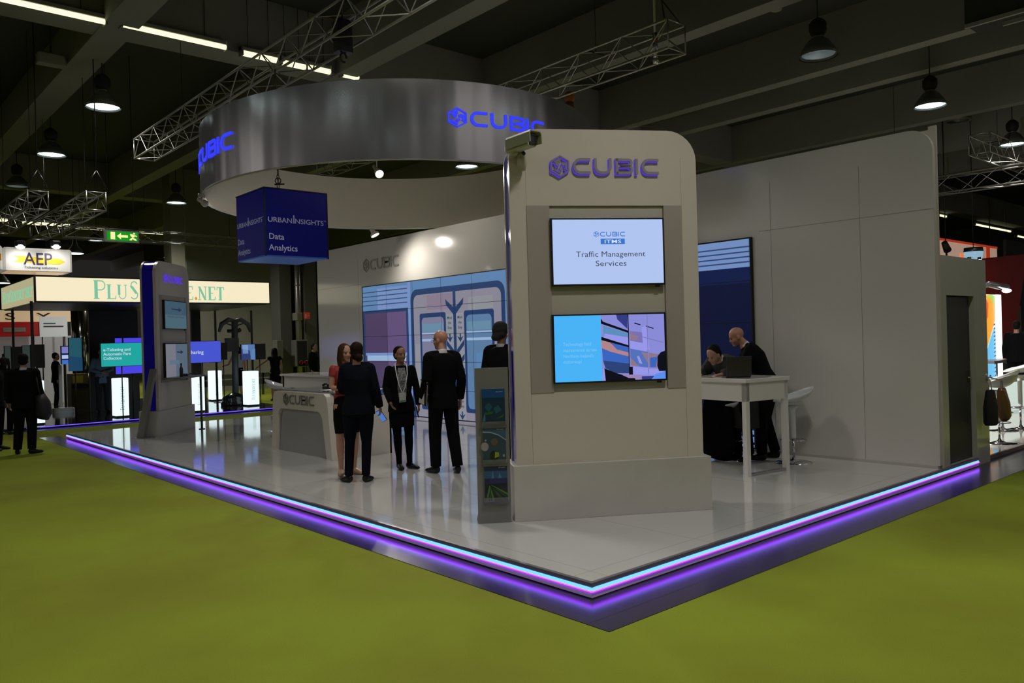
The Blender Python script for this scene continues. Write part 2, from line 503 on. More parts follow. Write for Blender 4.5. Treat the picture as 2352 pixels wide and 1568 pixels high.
# concrete beams along the hall (one structure piece each)
bi = 2
for x0, x1, z0 in ((-4.6, -4.1, 7.5), (.18, .74, 7.5), (4.75, 5.2, 7.5), (8.85, 9.25, 7.5), (13.1, 13.45, 7.5), (14.95, 15.3, 7.5), (19.7, 20.05, 7.5), (24.1, 24.45, 7.5), (29, 29.4, 7.5)):
    m = MB(); m.box(x0, x1, -6, 60, z0, 8.7)
    struct(m.build('trim_%d' % bi, M_beam)); bi += 1
for y0, y1, z0 in ((11.6, 12.3, 7.52), (28.6, 29.3, 7.52), (42, 42.7, 7.52)):
    m = MB(); m.box(-12, 58, y0, y1, z0, 8.7)
    struct(m.build('trim_%d' % bi, M_beam)); bi += 1
# deep plant slab over the right-hand bays
m = MB(); m.box(9.25, 13.1, 12.3, 60, 8.3, 8.7); m.box(-4.1, .18, 12.3, 60, 8.35, 8.7)
struct(m.build('trim_%d' % bi, M_ceil)); bi += 1
# far hall walls
YF = 28.0
xa, xb = aty(434, 800, YF).x, aty(640, 800, YF).x
m = MB(); m.box(xa, xb + .2, YF, YF + .3, 0, 8.7)
struct(m.build('wall_back', M_dark))
m = MB(); m.box(-30, xa, 52, 52.3, 0, 8.7); m.box(xb, 58, 45, 45.3, 0, 8.7)
struct(m.build('wall_far', M_ceil))
m = MB(); m.box(58, 58.3, -6, 60, 0, 8.7)
struct(m.build('wall_right', M_ceil))
# hall columns
def column(px0, px1, y, mt, depth=.8, z1=8.7):
    a, b = aty(px0, 800, y).x, aty(px1, 800, y).x
    m = MB(); m.box(a, b, y, y + depth, 0, z1); m.box(a - .03, b + .03, y - .03, y + depth + .03, 0, .18)
    return m
m = column(400, 431, 26.4, None); o = m.build('concrete_column', mat('cream concrete', (.20, .19, .14), .8)); tag(o, 'cream square column rising behind the far white display tower', 'column')
m = column(646, 672, 25.0, None); o = m.build('concrete_column', M_beam); tag(o, 'grey square column between the lit canopy and the pipes', 'column')
o.data.materials[0] = mat('grey column paint', (.10, .098, .085), .8)
m = column(704, 730, 25.0, None); o = m.build('concrete_column', mat('grey column paint')); tag(o, 'grey square column beside the left end of the long white wall', 'column')

# =================================================================== PLATFORM
t = thing('exhibition_platform', 'raised white gloss platform edged with a violet light strip', 'platform', (0, 0, 0))
m = MB(); m.box(.02, 7.07, .02, 14.3, .1, ZP); m.box(5.6, 6.4, 14.2, 14.95, .1, ZP); m.build('floor_tiles', M_floor, t)
m = MB(); m.box(.03, 7.04, .03, 14.28, 0.004, .1); m.build('core', M_black, t)
M_fascia = mat('pale plastic fascia', (.80, .72, .78), .4)
M_edge = mat('aluminium edge trim', (.30, .27, .32), .35, .7)
m = MB(); m.box(0, .02, 0, 14.3, .012, .052); m.box(.004, .02, 0, 14.3, .052, .09); m.build('fascia', M_fascia, t)
m = MB(); m.box(.02, 7.07, 0, .02, .012, .052); m.box(.02, 7.07, .004, .02, .052, .09); m.build('fascia', M_fascia, t)
m = MB(); m.box(-.002, .03, -.002, 14.3, .084, .1115); m.build('edge_trim', M_edge, t)
m = MB(); m.box(.03, 7.07, -.002, .03, .084, .1115); m.build('edge_trim', M_edge, t)
G_core = glow('led core', (.14, .46, 1.0), 1.7)
G_vio = glow('led violet', (.30, .015, 1.0), 11.0)
for ax in (0, 1):
    L0, L1 = (.004, 14.3) if ax == 0 else (.004, 7.07)
    m = MB(); mv = MB()
    n = int((L1 - L0) / .0385)
    for i in range(n):
        a = L0 + i * .0385; b = a + .034
        if ax == 0: m.box(-.009, .004, a, b, .060, .079)
        else: m.box(a, b, -.009, .004, .060, .079)
    if ax == 0: mv.box(-.006, .012, L0, L1, .051, .060)
    else: mv.box(L0, L1, -.006, .012, .051, .060)
    g = mv.build('light_strip', G_vio, t); g['label'] = 'violet glowing light strip'
    g2 = m.build('diode_row', G_core, g)
    g2['label'] = 'pale cyan row of light diodes'

# =================================================================== LONG WHITE WALL
t = thing('exhibition_wall', 'long white gloss wall carrying the video wall and a grey logo', 'wall', (XW, 7.4, ZP))
ZT = 4.08
m = MB(); m.smooth = False
M = frame((XW + .14, 0, 0), (0, 1, 0), (0, 0, 1))   # local x -> +Y, y -> Z, z -> +X
M = frame((XW, 0, 0), (0, 1, 0), (0, 0, 1))
poly = [(14.9, .145), (14.9, ZT)] + [(p[0], p[1]) for p in arc(.30, ZT - .27, .27, 90, 180, 8)] + [(.03, .145)]
m.prism(list(reversed(poly)), 0, .07, M)
m.build('wall_panel', M_wall, t)
m = MB()
M_seam = mat('shadow gap', (.20, .19, .18), .6)
for y in (.9, 2.12, 3.34, 12.9):     # vertical joints
    m.box(XW - .0012, XW, y - .002, y + .002, .145, ZT - .3)
m.box(XW - .0012, XW, .03, 2.3, 3.128, 3.133); m.box(XW - .0012, XW, 12.7, 14.9, 3.128, 3.133)
m.build('panel_joint', M_seam, t)
m = MB(); m.box(XW - .02, XW + .12, .05, 14.9, ZP, .145); m.build('skirting', mat('pale skirting', (.45, .44, .42), .3), t)
m = MB(); m.box(XW + .07, XW + .10, .012, .1, ZP, ZT + .02); m.box(XW + .07, XW + .10, .1, 14.9, ZP, ZT - .02); m.build('end_post', M_tower, t)
# grey logo high on the wall
polys, lw = logo_polys()
y_l, y_r = 12.62, 11.15; zb_ = 3.43; hgt = .33
k = (y_l - y_r) / lw
m = MB(); put_polys(m, polys, lambda x, y, d: Vector((XW - .004 - d, y_l - x * k, zb_ + y * k * 1.15)), mat('pale grey lettering', (.34, .34, .31), .4, .2), .015)
m.build('logo', None, t)

# closet with the dark door at the right end
t = thing('storage_cabin', 'narrow white storage cabin with a dark doorway behind the long wall', 'cabin', (6.8, .03, 0))
m = MB()
m.box(6.05, 6.24, .03, .13, ZP, 2.6); m.box(7.12, 7.56, .03, .13, .0, 2.6); m.box(6.24, 7.12, .03, .13, 2.13, 2.6)
m.box(7.46, 7.56, .13, 3.6, 0, 2.6); m.box(6.12, 7.46, 3.5, 3.6, 0, 2.6)
m.build('cabin_wall', mat('white gloss cabin wall', (.56, .55, .47), .12, coat=.4), t)
m = MB(); m.box(6.12, 7.46, .13, 3.5, 2.5, 2.58); m.build('roof', M_blackm, t)
d_ = MB(); d_.box(6.26, 7.10, .085, .12, ZP + .01, 2.12); d_ = d_.build('door', mat('charcoal door', (.028, .028, .024), .5), t)
m = MB(); m.box(7.0, 7.03, .055, .085, 1.05, 1.2); m.tube((7.015, .05, 1.12), (6.92, .05, 1.12), .008); m.build('door_handle', M_chrome, d_)

# =================================================================== VIDEO WALL
t = thing('video_wall', 'wide video wall of fifty screens showing train doors, left of the tower', 'video wall', (XW, 7.5, ZP))
Y0, Y1 = 2.42, 12.64; CW = (Y1 - Y0) / 10; Z0, Z1 = .165, 3.045; RH = (Z1 - Z0) / 5
for i in range(10):
    for j in range(5):
        m = MB(); m.box(XW - .045, XW - .001, Y0 + i * CW + .002, Y0 + (i + 1) * CW - .002, Z0 + j * RH + .002, Z0 + (j + 1) * RH - .002)
        o = m.build('screen_panel', M_black, t)
def vp(y, z, d=0): return Vector((XW - .0465 - d * .0006, y, z))
V = {'bg': rgb(150, 140, 170), 'sky': rgb(96, 138, 186), 'sky2': rgb(122, 152, 206), 'stripe': rgb(52, 74, 120), 'navy': rgb(36, 62, 108), 'pur': rgb(82, 64, 100), 'pur2': rgb(104, 84, 128),
     'pink': rgb(142, 130, 150), 'cream': rgb(150, 152, 160), 'lil': rgb(130, 130, 160), 'glass': rgb(96, 132, 172), 'glass2': rgb(110, 148, 176), 'white': rgb(160, 190, 228), 'dblue': rgb(6, 16, 52), 'dblue2': rgb(11, 27, 74), 'door': rgb(144, 142, 158)}
vm = MB()
def vrect(c, ya, yb, za, zb, d):
    ya, yb = max(min(ya, yb), Y0), min(max(ya, yb), Y1)
    vm.use(glow('video ' + c, V[c], .82)); vm.quad(vp(ya, za, d), vp(yb, za, d), vp(yb, zb, d), vp(ya, zb, d))
def vpoly(c, pts, d): vm.use(glow('video ' + c, V[c], .82)); n = len(pts); vm.add([vp(p[0], p[1], d) for p in pts], [tuple(range(n))])
def rr(ya, yb, za, zb, r, n=5):
    return arc(yb - r, zb - r, r, 0, 90, n) + arc(ya + r, zb - r, r, 90, 180, n) + arc(ya + r, za + r, r, 180, 270, n) + arc(yb - r, za + r, r, 270, 360, n)
vrect('sky', Y0, Y1, Z0, Z1, 0)
# left carriage body with window and grille
vrect('sky2', 10.78, 12.0, 2.50, 2.98, 1)
for z in (2.90, 2.80, 2.70, 2.60): vrect('stripe', 10.8, Y1, z, z + .022, 2)
vrect('navy', 10.78, Y1, .5, 2.49, 1); vrect('pur', 10.86, 12.56, .7, 2.42, 2); vrect('pur2', 10.86, 11.62, 1.15, 2.42, 3)
vrect('white', 10.9, 12.5, 1.34, 1.46, 4); vrect('sky2', 10.86, 12.56, 1.46, 1.52, 4)
for z in (.2, .3, .4): vrect('stripe', 10.8, Y1, z, z + .022, 2)
vrect('sky2', 10.68, 10.78, Z0, Z1, 2)
# door frame (mirrored pair), doors, leaf windows
def door_group(yc, s):
    vpoly('navy', rr(yc - 1.55, yc + 1.55, -.3, 2.86, .22), 3)
    vpoly('door', rr(yc - 1.44, yc + 1.44, -.3, 2.74, .16), 4)
    vrect('pink', yc + .02, yc + .95, 2.40, 2.72, 5); vrect('cream', yc - 1.2, yc - .45, 1.95, 2.6, 5); vrect('cream', yc + 1.05, yc + 1.4, .7, 1.7, 5)
    for sd in (1, -1):
        a, b = yc + sd * .30, yc + sd * 1.22
        vpoly('navy', rr(min(a, b), max(a, b), .32, 2.34, .05), 6)
        vpoly('glass' if sd < 0 else 'lil', rr(min(a, b) + .07, max(a, b) - .07, .4, 2.25, .1), 7)
        vrect('glass2', min(a, b) + .1, max(a, b) - .1, 1.95, 2.12, 8)
        vrect('white', min(a, b) + .07, max(a, b) - .07, 1.75, 1.80, 9); vrect('white', min(a, b) + .07, max(a, b) - .07, 1.90, 1.93, 9)
        vrect('sky', min(a, b) + .2, max(a, b) - .35, .55, 1.5, 8)
        # arrows and the strip with words
        vrect('cream', yc + sd * .05, yc + sd * .29, Z0, 2.3, 8)
        x = yc + sd * .17
        for z in (1.72, .17):
            vpoly('navy', [(x, z), (x + .10, z + .12), (x + .02, z + .09), (x + .02, z + .17), (x - .02, z + .17), (x - .02, z + .09), (x - .10, z + .12)], 10)
        for z in (.9, 1.18, 1.46):
            vpoly('navy', [(yc + sd * .05, z), (yc + sd * .29, z + .2), (yc + sd * .29, z + .31), (yc + sd * .05, z + .11)], 9)
        for zt in (2.19, .62):
            for q, wd in enumerate(('Mind', 'the', 'Step')):
                vs, fs = text_geo(wd, .055, .02)
                vm.use(glow('video navy', V['navy'])); vm.add([vp(x - v.x, zt - .1 * q + v.y, 11) for v in vs], fs)
        vpoly('navy', [(yc, 2.40), (yc + sd * .30, 2.60), (yc + sd * .28, 2.48), (yc + sd * .04, 2.28), (yc, 2.28)], 10)
    vrect('navy', yc - .045, yc + .045, Z0, 2.74, 10)
door_group(9.13, 1)
vrect('sky2', 7.3, 7.55, Z0, Z1, 5)
# middle (mostly behind the tower)
vrect('dblue', 3.5, 7.28, .5, 2.55, 1); vrect('pur', 5.2, 7.1, .7, 2.42, 2)
# right-hand end, dark blue window below a pale grille
vrect('sky2', 2.44, 3.6, 2.62, Z1, 2); vrect('dblue2', Y0, 3.9, .52, 2.66, 3); vrect('dblue', Y0, 3.9, .7, 2.44, 4)
for z in (2.93, 2.86, 2.79, 2.72): vrect('stripe', Y0, 3.9, z, z + .02, 4)
vrect('sky2', Y0, 3.9, .17, .50, 3)
for z in (.2, .31, .40): vrect('dblue2', Y0, 3.9, z, z + .035, 4)
pic = vm.build('video_picture', None, t); pic['label'] = 'lit picture of pale train doors with blue frames'
m = MB()
for i in range(1, 10): m.box(XW - .0548, XW - .0545, Y0 + i * CW - .004, Y0 + i * CW + .004, Z0, Z1)
for j in range(1, 5): m.box(XW - .0548, XW - .0545, Y0, Y1, Z0 + j * RH - .004, Z0 + j * RH + .004)
m.box(XW - .055, XW - .001, Y0 - .02, Y0, Z0 - .02, Z1 + .02); m.box(XW - .055, XW - .001, Y1, Y1 + .02, Z0 - .02, Z1 + .02)
m.box(XW - .055, XW - .001, Y0, Y1, Z1, Z1 + .02); m.box(XW - .055, XW - .001, Y0, Y1, Z0 - .02, Z0)
m.build('bezel_grid', M_blackm, t)

# =================================================================== HANGING RING
RX, RY, CX, CY, RB, RT = 3.13, 3.33, 3.726, 7.728, 4.12, 5.153
t = thing('hanging_ring', 'huge round brushed-steel ring hanging over the stand', 'hanging ring', (CX, CY, RB))
N = 160
def ringpt(a, r, z): return Vector((CX + (RX + r) * cos(a), CY + (RY + r) * sin(a), z))
m = MB(); m.smooth = True
vs = []; fs = []
for i in range(N):
    a = 2 * pi * i / N; vs += [ringpt(a, 0, RB), ringpt(a, 0, RT), ringpt(a, -.012, RT), ringpt(a, -.012, RB)]
for i in range(N):
    j = (i + 1) % N
    for k in range(4): fs.append((4 * i + k, 4 * j + k, 4 * j + (k + 1) % 4, 4 * i + (k + 1) % 4))
m.add(vs, fs, True); band = m.build('steel_band', M_ring, t)
mod = band.modifiers.new('edges', 'EDGE_SPLIT'); mod.split_angle = radians(40)
m = MB(); vs = []; fs = []
for i in range(N):
    a = 2 * pi * i / N; vs += [ringpt(a, -.012, RB), ringpt(a, -.012, RT), ringpt(a, -.08, RT), ringpt(a, -.08, RB)]
for i in range(N):
    j = (i + 1) % N
    for k in range(4): fs.append((4 * i + k, 4 * j + k, 4 * j + (k + 1) % 4, 4 * i + (k + 1) % 4))
m.add(vs, fs, True); o = m.build('inner_lining', mat('cream lining', (.60, .56, .46), .45), t); o['label'] = 'cream lining of the ring'
mod = o.modifiers.new('edges', 'EDGE_SPLIT'); mod.split_angle = radians(40)
m = MB(); m.path([ringpt(2 * pi * i / N, -.045, RB + .0) for i in range(N)], .012, 8, closed=True); m.build('bottom_trim', mat('white trim', (.6, .6, .58), .3), t)
G_blue = glow('blue letter light', (.035, .05, 1.0), 1.0)
def ring_hit(px, py):
    d = ray(px, py); A_ = (d.x / RX) ** 2 + (d.y / RY) ** 2
    ex, ey = (CAM.x - CX) / RX, (CAM.y - CY) / RY
    B_ = 2 * (ex * d.x / RX + ey * d.y / RY); C_ = ex * ex + ey * ey - 1
    s_ = (-B_ - sqrt(B_ * B_ - 4 * A_ * C_)) / (2 * A_); P = CAM + d * s_
    return atan2((P.y - CY) / RY, (P.x - CX) / RX), P.z
def ring_logo(a0, z0, k, sgn=1, icon=True):
    polys, lw = logo_polys(icon)
    mm = MB()
    put_polys(mm, polys, lambda x, y, d: ringpt(a0 + x * k / 3.23, .004 + d, z0 + y * k * .88), G_blue, .012)
    return mm.build('lettering', None, t)
a0, z0 = ring_hit(1031, 291); a1, z1 = ring_hit(1240, 320)
polys, lw = logo_polys()
ring_logo(a0, z0 + .03, (a1 - a0) * 3.23 / lw * 1.06)['label'] = 'glowing blue lettering'
aR, zR = ring_hit(534, 330)
kk = .27
ring_logo(aR - (lw * kk) / 3.23, zR - .06, kk)['label'] = 'glowing blue lettering'

# blue hanging cube
d_c = 11.0; P0 = atd(606, 430, d_c * 1.0)
zt_ = P0.z; pr = atz(750, 445, zt_); plf = atz(536, 454, zt_)
sz = (hypot(pr.x - P0.x, pr.y - P0.y) + hypot(plf.x - P0.x, plf.y - P0.y)) / 2
x0, y0 = P0.x, P0.y
t = thing('hanging_cube', 'dark blue cube lightbox with white writing, hung on a chain under the ring', 'hanging sign', (x0 + sz / 2, y0 + sz / 2, zt_ - sz))
zb_ = zt_ - sz * .985
M_cube = mat('deep blue acrylic', (.001, .001, .045), .3, spec=.25, emit=(.001, .0015, .07), es=.5)
m = MB(); m.rbox(x0, x0 + sz, y0, y0 + sz, zb_ + .02, zt_, .012); m.build('box_shell', M_cube, t)
m = MB(); m.box(x0 + .01, x0 + sz - .01, y0 + .01, y0 + sz - .01, zb_, zb_ + .02); m.build('bottom_diffuser', glow('cube bottom', rgb(26, 48, 92), 1.0), t)
m = MB(); m.box(x0 - .004, x0 + sz + .004, y0 - .004, y0 + .02, zt_ - .005, zt_ + .012); m.box(x0 - .004, x0 + .02, y0, y0 + sz, zt_ - .005, zt_ + .012); m.box(x0 - .005, x0 + .012, y0 - .005, y0 + .012, zb_, zt_ + .01)
m.box(x0 + sz - .012, x0 + sz + .004, y0 - .005, y0 + .012, zb_, zt_ + .01)
m.build('frame', mat('near black frame', (.004, .005, .02), .4), t)
M_cubetxt = mat('pale blue lettering', (.32, .34, .46), .5, emit=(.08, .085, .12), es=.8)
for side in (0, 1):
    if side == 0: F0 = frame((x0, y0 - .006, zb_), (1, 0, 0), (0, 0, 1))
    else: F0 = frame((x0 - .006, y0 + sz, zb_), (0, -1, 0), (0, 0, 1))
    m = MB()
    put_text(m, 'URBAN', .070 * sz, F0 @ Matrix.Translation((.04 * sz, .50 * sz, 0)), M_cubetxt, .012, 'LEFT', width=.37 * sz)
    put_text(m, 'I', .12 * sz, F0 @ Matrix.Translation((.425 * sz, .50 * sz, 0)), M_cubetxt, .01, 'LEFT')
    put_text(m, 'NSIGHTS', .070 * sz, F0 @ Matrix.Translation((.46 * sz, .50 * sz, 0)), M_cubetxt, .012, 'LEFT', width=.46 * sz)
    put_text(m, 'TM', .018 * sz, F0 @ Matrix.Translation((.935 * sz, .56 * sz, 0)), M_cubetxt, 0, 'LEFT')
    put_text(m, 'Data', .085 * sz, F0 @ Matrix.Translation((.05 * sz, .25 * sz, 0)), M_cubetxt, .01, 'LEFT')
    put_text(m, 'Analytics', .085 * sz, F0 @ Matrix.Translation((.05 * sz, .09 * sz, 0)), M_cubetxt, .01, 'LEFT')
    m.build('lettering', None, t)
# chain
cx_, cy_ = x0 + sz * .42, y0 + sz * .42
m = MB(); z = zt_ + .01; k = 0
while z < RB + 1.55:
    ax = Vector((1, 0, 0)) if k % 2 else Vector((0, 1, 0))
    pts = []
    for i in range(12):
        q = 2 * pi * i / 12; pts.append(Vector((cx_, cy_, z + .045)) + ax * .017 * cos(q) + Vector((0, 0, 1)) * .04 * sin(q))
    m.path(pts, .006, 6, closed=True); z += .066; k += 1
c_ = m.build('chain', mat('weathered chain', (.16, .14, .10), .5, .8), t)
m = MB(); m.path([Vector((cx_, cy_, zt_ + .2)) + RIGHT * .05 * cos(q) * .8 + Vector((0, 0, .042 * sin(q))) for q in [2 * pi * i / 16 for i in range(16)]], .008, 8, closed=True)
m.tube(Vector((cx_, cy_, zt_ + .15)) - RIGHT * .05, Vector((cx_, cy_, zt_ + .15)) + RIGHT * .09, .012)
m.build('shackle', mat('orange shackle', (.14, .07, .03), .5, .5), c_)
ZTR = 5.72

# =================================================================== TRUSSES
def truss(name, label, cat, p0, p1, s, group=None, seg=None, mt=None, r=.019, up=(0, 0, 1)):
    """square lattice truss; p0, p1 centres of the lower face's ends"""
    mt = mt or M_alu
    p0, p1 = Vector(p0), Vector(p1); d = (p1 - p0); L = d.length; d.normalize()
    u = Vector(up); sd = d.cross(u).normalized()
    t = thing(name, label, cat, p0, 0, group)
    cs = [sd * (-s / 2), sd * (s / 2), sd * (s / 2) + u * s, sd * (-s / 2) + u * s]
    for c in cs:
        m = MB(); m.tube(p0 + c, p1 + c, r, n=8); m.build('chord', mt, t)
    n = max(2, int(round(L / (seg or s * 1.05)))); step = L / n
    for k in range(4):
        a, b = cs[k], cs[(k + 1) % 4]; m = MB()
        for i in range(n):
            q0, q1 = p0 + d * step * i, p0 + d * step * (i + 1)
            if (i + k) % 2: m.tube(q0 + a, q1 + b, r * .5, n=5, caps=False)
            else: m.tube(q0 + b, q1 + a, r * .5, n=5, caps=False)
        m.tube(p0 + a, p0 + b, r * .6, n=6); m.tube(p1 + a, p1 + b, r * .6, n=6)
        m.build('bracing', mt, t)
    for f in (.15, .85):
        q = p0 + d * L * f + u * s; m = MB(); m.tube(q, (q.x, q.y, 8.7), .006, n=5); m.tube(q - sd * s * .5, q + sd * s * .5, .012, n=5); m.build('suspension_wire', M_blackm, t)
    return t
e0 = atz(332, 367, ZTR); truss('lighting_truss', 'long aluminium truss running diagonally above the left side of the ring', 'truss', (e0.x, e0.y, ZTR), (e0.x - .08, -1.5, ZTR), .40, 'ring trusses')
e1 = atz(1555, 116, 5.75)
TT2 = truss('lighting_truss', 'aluminium truss above the right side of the ring, ending in mid air beside cables', 'truss', (e1.x, e1.y, 5.75), (e1.x, 13.4, 5.75), .40, 'ring trusses')
X2 = e1.x
# hoist chains and slings
def hoist(x, y, z, label, body=True, px=None):
    t = thing('chain_hoist', label, 'hoist', (x, y, z), 0, None)
    if body:
        m = MB(); m.rbox(x - .11, x + .11, y - .09, y + .09, z + .42, z + .85, .03); m.build('motor_body', M_black, t)
        m = MB(); m.ell((x, y, z + 1.2), (.11, .11, .13)); m.build('chain_bag', M_blackm, t)
        m = MB(); m.path([Vector((x, y, z + .36)) + Vector((.045 * cos(q), 0, .06 * sin(q))) for q in [2 * pi * i / 12 for i in range(11)]], .014, 6); m.build('hook', M_black, t)
    m = MB(); m.tube((x, y, z + (.85 if body else .1)), (x, y, 8.7), .012, n=6); m.build('load_chain', M_aludark if not body else M_black, t)
    return t
hp = atz(790, 178, RT + .1); hoist(hp.x, hp.y, RT, 'black electric chain hoist hanging above the ring top')
t = thing('wire_sling', 'pair of steel wire slings with shackles holding the near end of the right truss', 'sling', (X2, e1.y + .2, 6.15))
yy = e1.y + .25
for k, (dx, dz) in enumerate(((-.2, 0), (.2, 0))):
    m = MB(); m.tube((X2 + dx, yy - .2, 6.16), (X2, yy, 6.55), .01, n=6); m.build('sling_leg', M_black, t)
m = MB(); m.tube((X2, yy, 6.7), (X2, yy, 8.7), .011, n=6); m.build('wire', M_alu, t)
m = MB(); m.path([Vector((X2, yy, 6.63)) + RIGHT * .035 * cos(q) + Vector((0, 0, .07 * sin(q))) for q in [2 * pi * i / 12 for i in range(12)]], .012, 6, closed=True); m.build('shackle', M_alu, t)
t = thing('steel_rod', 'bright steel drop rod with red and yellow ties through the right truss', 'rod', (X2 - .2, e1.y + .75, 5.9))
q_ = atz(1505, 100, 5.95)
m = MB(); m.tube((q_.x, q_.y, 5.95), (q_.x, q_.y, 8.7), .02, n=8); m.build('rod', M_alu, t)
m = MB(); m.tube((q_.x, q_.y, 5.72), (q_.x, q_.y, 6.1), .034, n=8); m.ell((q_.x, q_.y, 5.7), .05); m.build('clamp', M_chrome, t)
m = MB(); m.tube((q_.x, q_.y, 5.98), (q_.x, q_.y, 6.0), .04, n=8); m.build('red_tie', mat('red tape', (.5, .05, .02), .5), t)
# orange chain bag on the right truss behind the ring
q_ = aty(1308, 235, 5.9)
t = thing('chain_bag', 'orange and brown chain bag hanging from the truss behind the ring', 'bag', (q_.x, q_.y, q_.z - .3))
m = MB(); m.loft([((q_.x, q_.y, q_.z - .42), .06, .06), ((q_.x, q_.y, q_.z - .2), .09, .08), ((q_.x, q_.y, q_.z), .07, .07)]); m.build('bag_body', mat('orange canvas', (.20, .07, .03), .8), t)
m = MB(); m.ell((q_.x, q_.y, q_.z + .08), (.09, .09, .11)); m.tube((q_.x, q_.y, q_.z + .1), (q_.x, q_.y, 5.9), .012); m.build('bag_top', mat('bright orange canvas', (.35, .09, .02), .8), t)

# spotlights: housing, yoke, lit lens and the light itself
def spotlight(label, loc, target, watts, col=(1, .93, .82), body=None, group='spotlights over the stand', L=.26, r=.06, hang=.16, spot=80):
    loc = Vector(loc); target = Vector(target); d = (target - loc).normalized()
    t = thing('spotlight', label, 'spotlight', loc, 0, group)
    M = frame(loc, d.orthogonal().normalized(), d.cross(d.orthogonal()).normalized())
    if (M.to_3x3() @ Vector((0, 0, 1))).dot(d) < 0: M = M @ Matrix.Rotation(pi, 4, 'X')
    m = MB(); m.lathe([(r * .45, -L), (r * .6, -L + .02), (r * .62, -L * .35), (r, -L * .3), (r * 1.1, 0), (r * 1.02, 0), (r * .9, -.03)], (0, 0, 0), 20)
    m.v = [M @ v for v in m.v]; m.build('housing', body or M_tower, t)
    m = MB(); m.lathe([(0, -.02), (r * .95, -.02), (r * .95, -.012), (0, -.004)], (0, 0, 0), 20); m.v = [M @ v for v in m.v]
    m.build('lens', glow('hot lens', (1, .95, .85), 14), t)
    m = MB(); c = loc - d * L * .5; m.path([c + Vector((0, 0, .0)), c + Vector((0, 0, hang))], .012, 8); m.rbox(c.x - .05, c.x + .05, c.y - .03, c.y + .03, c.z + hang, c.z + hang + .06, .01)
    m.build('yoke', body or M_tower, t)
    light('beam', 'SPOT', loc + d * .03, watts, col, t, .05, target, spot, .9)
    return t
q = atx(872, 400, X2 - .2)
spotlight('white spotlight with a glaring lens below the truss, seen inside the ring', q, (3.6, 4.2, .6), K_SPOT * 1.9, L=.42, r=.085, hang=max(.05, 5.70 - q.z), spot=90)
q = atz(856, 545, RB - .12); q = ringpt(atan2((q.y - CY) / RY, (q.x - CX) / RX), -.05, RB - .14)
spotlight('glaring spotlight hanging under the far rim of the ring, left of the wall top', (q.x, q.y, RB - .14), (5.9, 9.5, 1.2), K_SPOT * .5, L=.2, r=.09, hang=.06, spot=165)
spotlight('added white spotlight in place of a camera, under the left rim behind the blue cube', Vector((ringpt(radians(160), -.07, RB - .13))), (5.9, 12.5, 2.6), K_SPOT * .35, L=.2, r=.05, hang=.06, spot=110)  # added light, standing in for the small camera under this rim
spotlight('added white spotlight hidden inside the right rim of the ring', ringpt(radians(292), -.12, RB + .6), (5.94, 2.7, 3.2), K_SPOT * .8, L=.2, r=.05, hang=.1, spot=100)  # added lamp, tucked out of view to brighten the wall beside the tower
spotlight('white spotlight over the middle of the stand', (X2 - .25, 7.2, 5.4), (3.2, 3.2, .2), K_SPOT * .9, L=.2, r=.06, hang=.25, spot=120)

# =================================================================== TOWERS
def tower(label, loc, ang, W, H, HB, k=1.0):
    """display tower: local u along the face, w towards the back"""
    t = thing('display_tower', label, 'display tower', loc, ang)
    B = BASE[t.name]
    def U(u, z, w=0.): return B @ Vector((u, w, z))
    zb = HB
    m = MB(); m.box(0, W, 0, .45 * k, 0, .012 + HB - .012, B); m.build('base', M_base, t, bevel=.004)
    u0, u1 = .037 * k, W - .063 * k
    R_ = .28 * k
    # panel outline in (u, z)
    def outline(ins=0.):
        return [(u0 + ins, zb)] + [(u1 - ins, zb)] + arc(u1 - R_, H - R_, R_ - ins, 0, 90, 8) + arc(u0 + R_, H - R_, R_ - ins, 90, 180, 8)
    F_ = B @ frame((0, 0, 0), (1, 0, 0), (0, 0, 1))     # z -> -w
    # recess opening
    a, b, c, d = .187 * k, 1.654 * k, 1.147 * (H / 3.535), 2.84 * (H / 3.535)
    if k < .95: a, b, c, d = .16, W - .16, 1.0, 2.66
    m = MB()
    ot = outline()
    # front panel as frame pieces round the recess
    m.prism([(u0, zb), (u1, zb), (u1, c), (u0, c)], -.09, -.035, F_)
    m.prism([(u0, c), (a, c), (a, d), (u0, d)], -.09, -.035, F_)
    m.prism([(b, c), (u1, c), (u1, d), (b, d)], -.09, -.035, F_)
    m.prism([(u0, d), (u1, d)] + ot[2:], -.09, -.035, F_)
    m.build('front_panel', M_tower, t)
    m = MB(); m.prism(outline(.012), -.33 * k, -.09, F_); m.build('acrylic_core', M_blue, t)['label'] = 'glossy deep blue core edge'
    m = MB(); m.prism(outline(), -.37 * k, -.33 * k, F_); m.build('back_panel', M_tower, t)
    m = MB(); m.box(a, b, .055, .0895, c, d, B); m.build('recess_back', mat('recess white', (.50, .47, .40), .3), t)
    pw = .21 * k if k > .95 else .12
    for q0, q1 in ((a, a + pw), (b - pw * .84, b)):
        m = MB(); m.box(q0, q1, .028, .085, c, d, B); m.build('side_column', M_taupe, t)
    m = MB()
    for u in (a + .0, b): m.box(u - .001, u + .001, .0343, .036, zb, c, B); m.box(u - .001, u + .001, .0343, .036, d, H - .25, B)
    m.build('panel_joint', M_seam, t)
    return t, U
E0 = atz(1183, 1199, ZP)
T1, U1 = tower('tall white display tower at the front corner, with two lit screens', E0, radians(-32.3), 1.869, 3.535, .50)
B1 = BASE[T1.name]
def inv_face(B, px, py, w=.035):
    """pixel -> (u, z) on a tower's face"""
    n = B.to_3x3() @ Vector((0, 1, 0)); P = B @ Vector((0, w, 0)); d = ray(px, py)
    q = CAM + d * ((P - CAM).dot(n) / d.dot(n)); l = B.inverted() @ q; return l.x, l.z
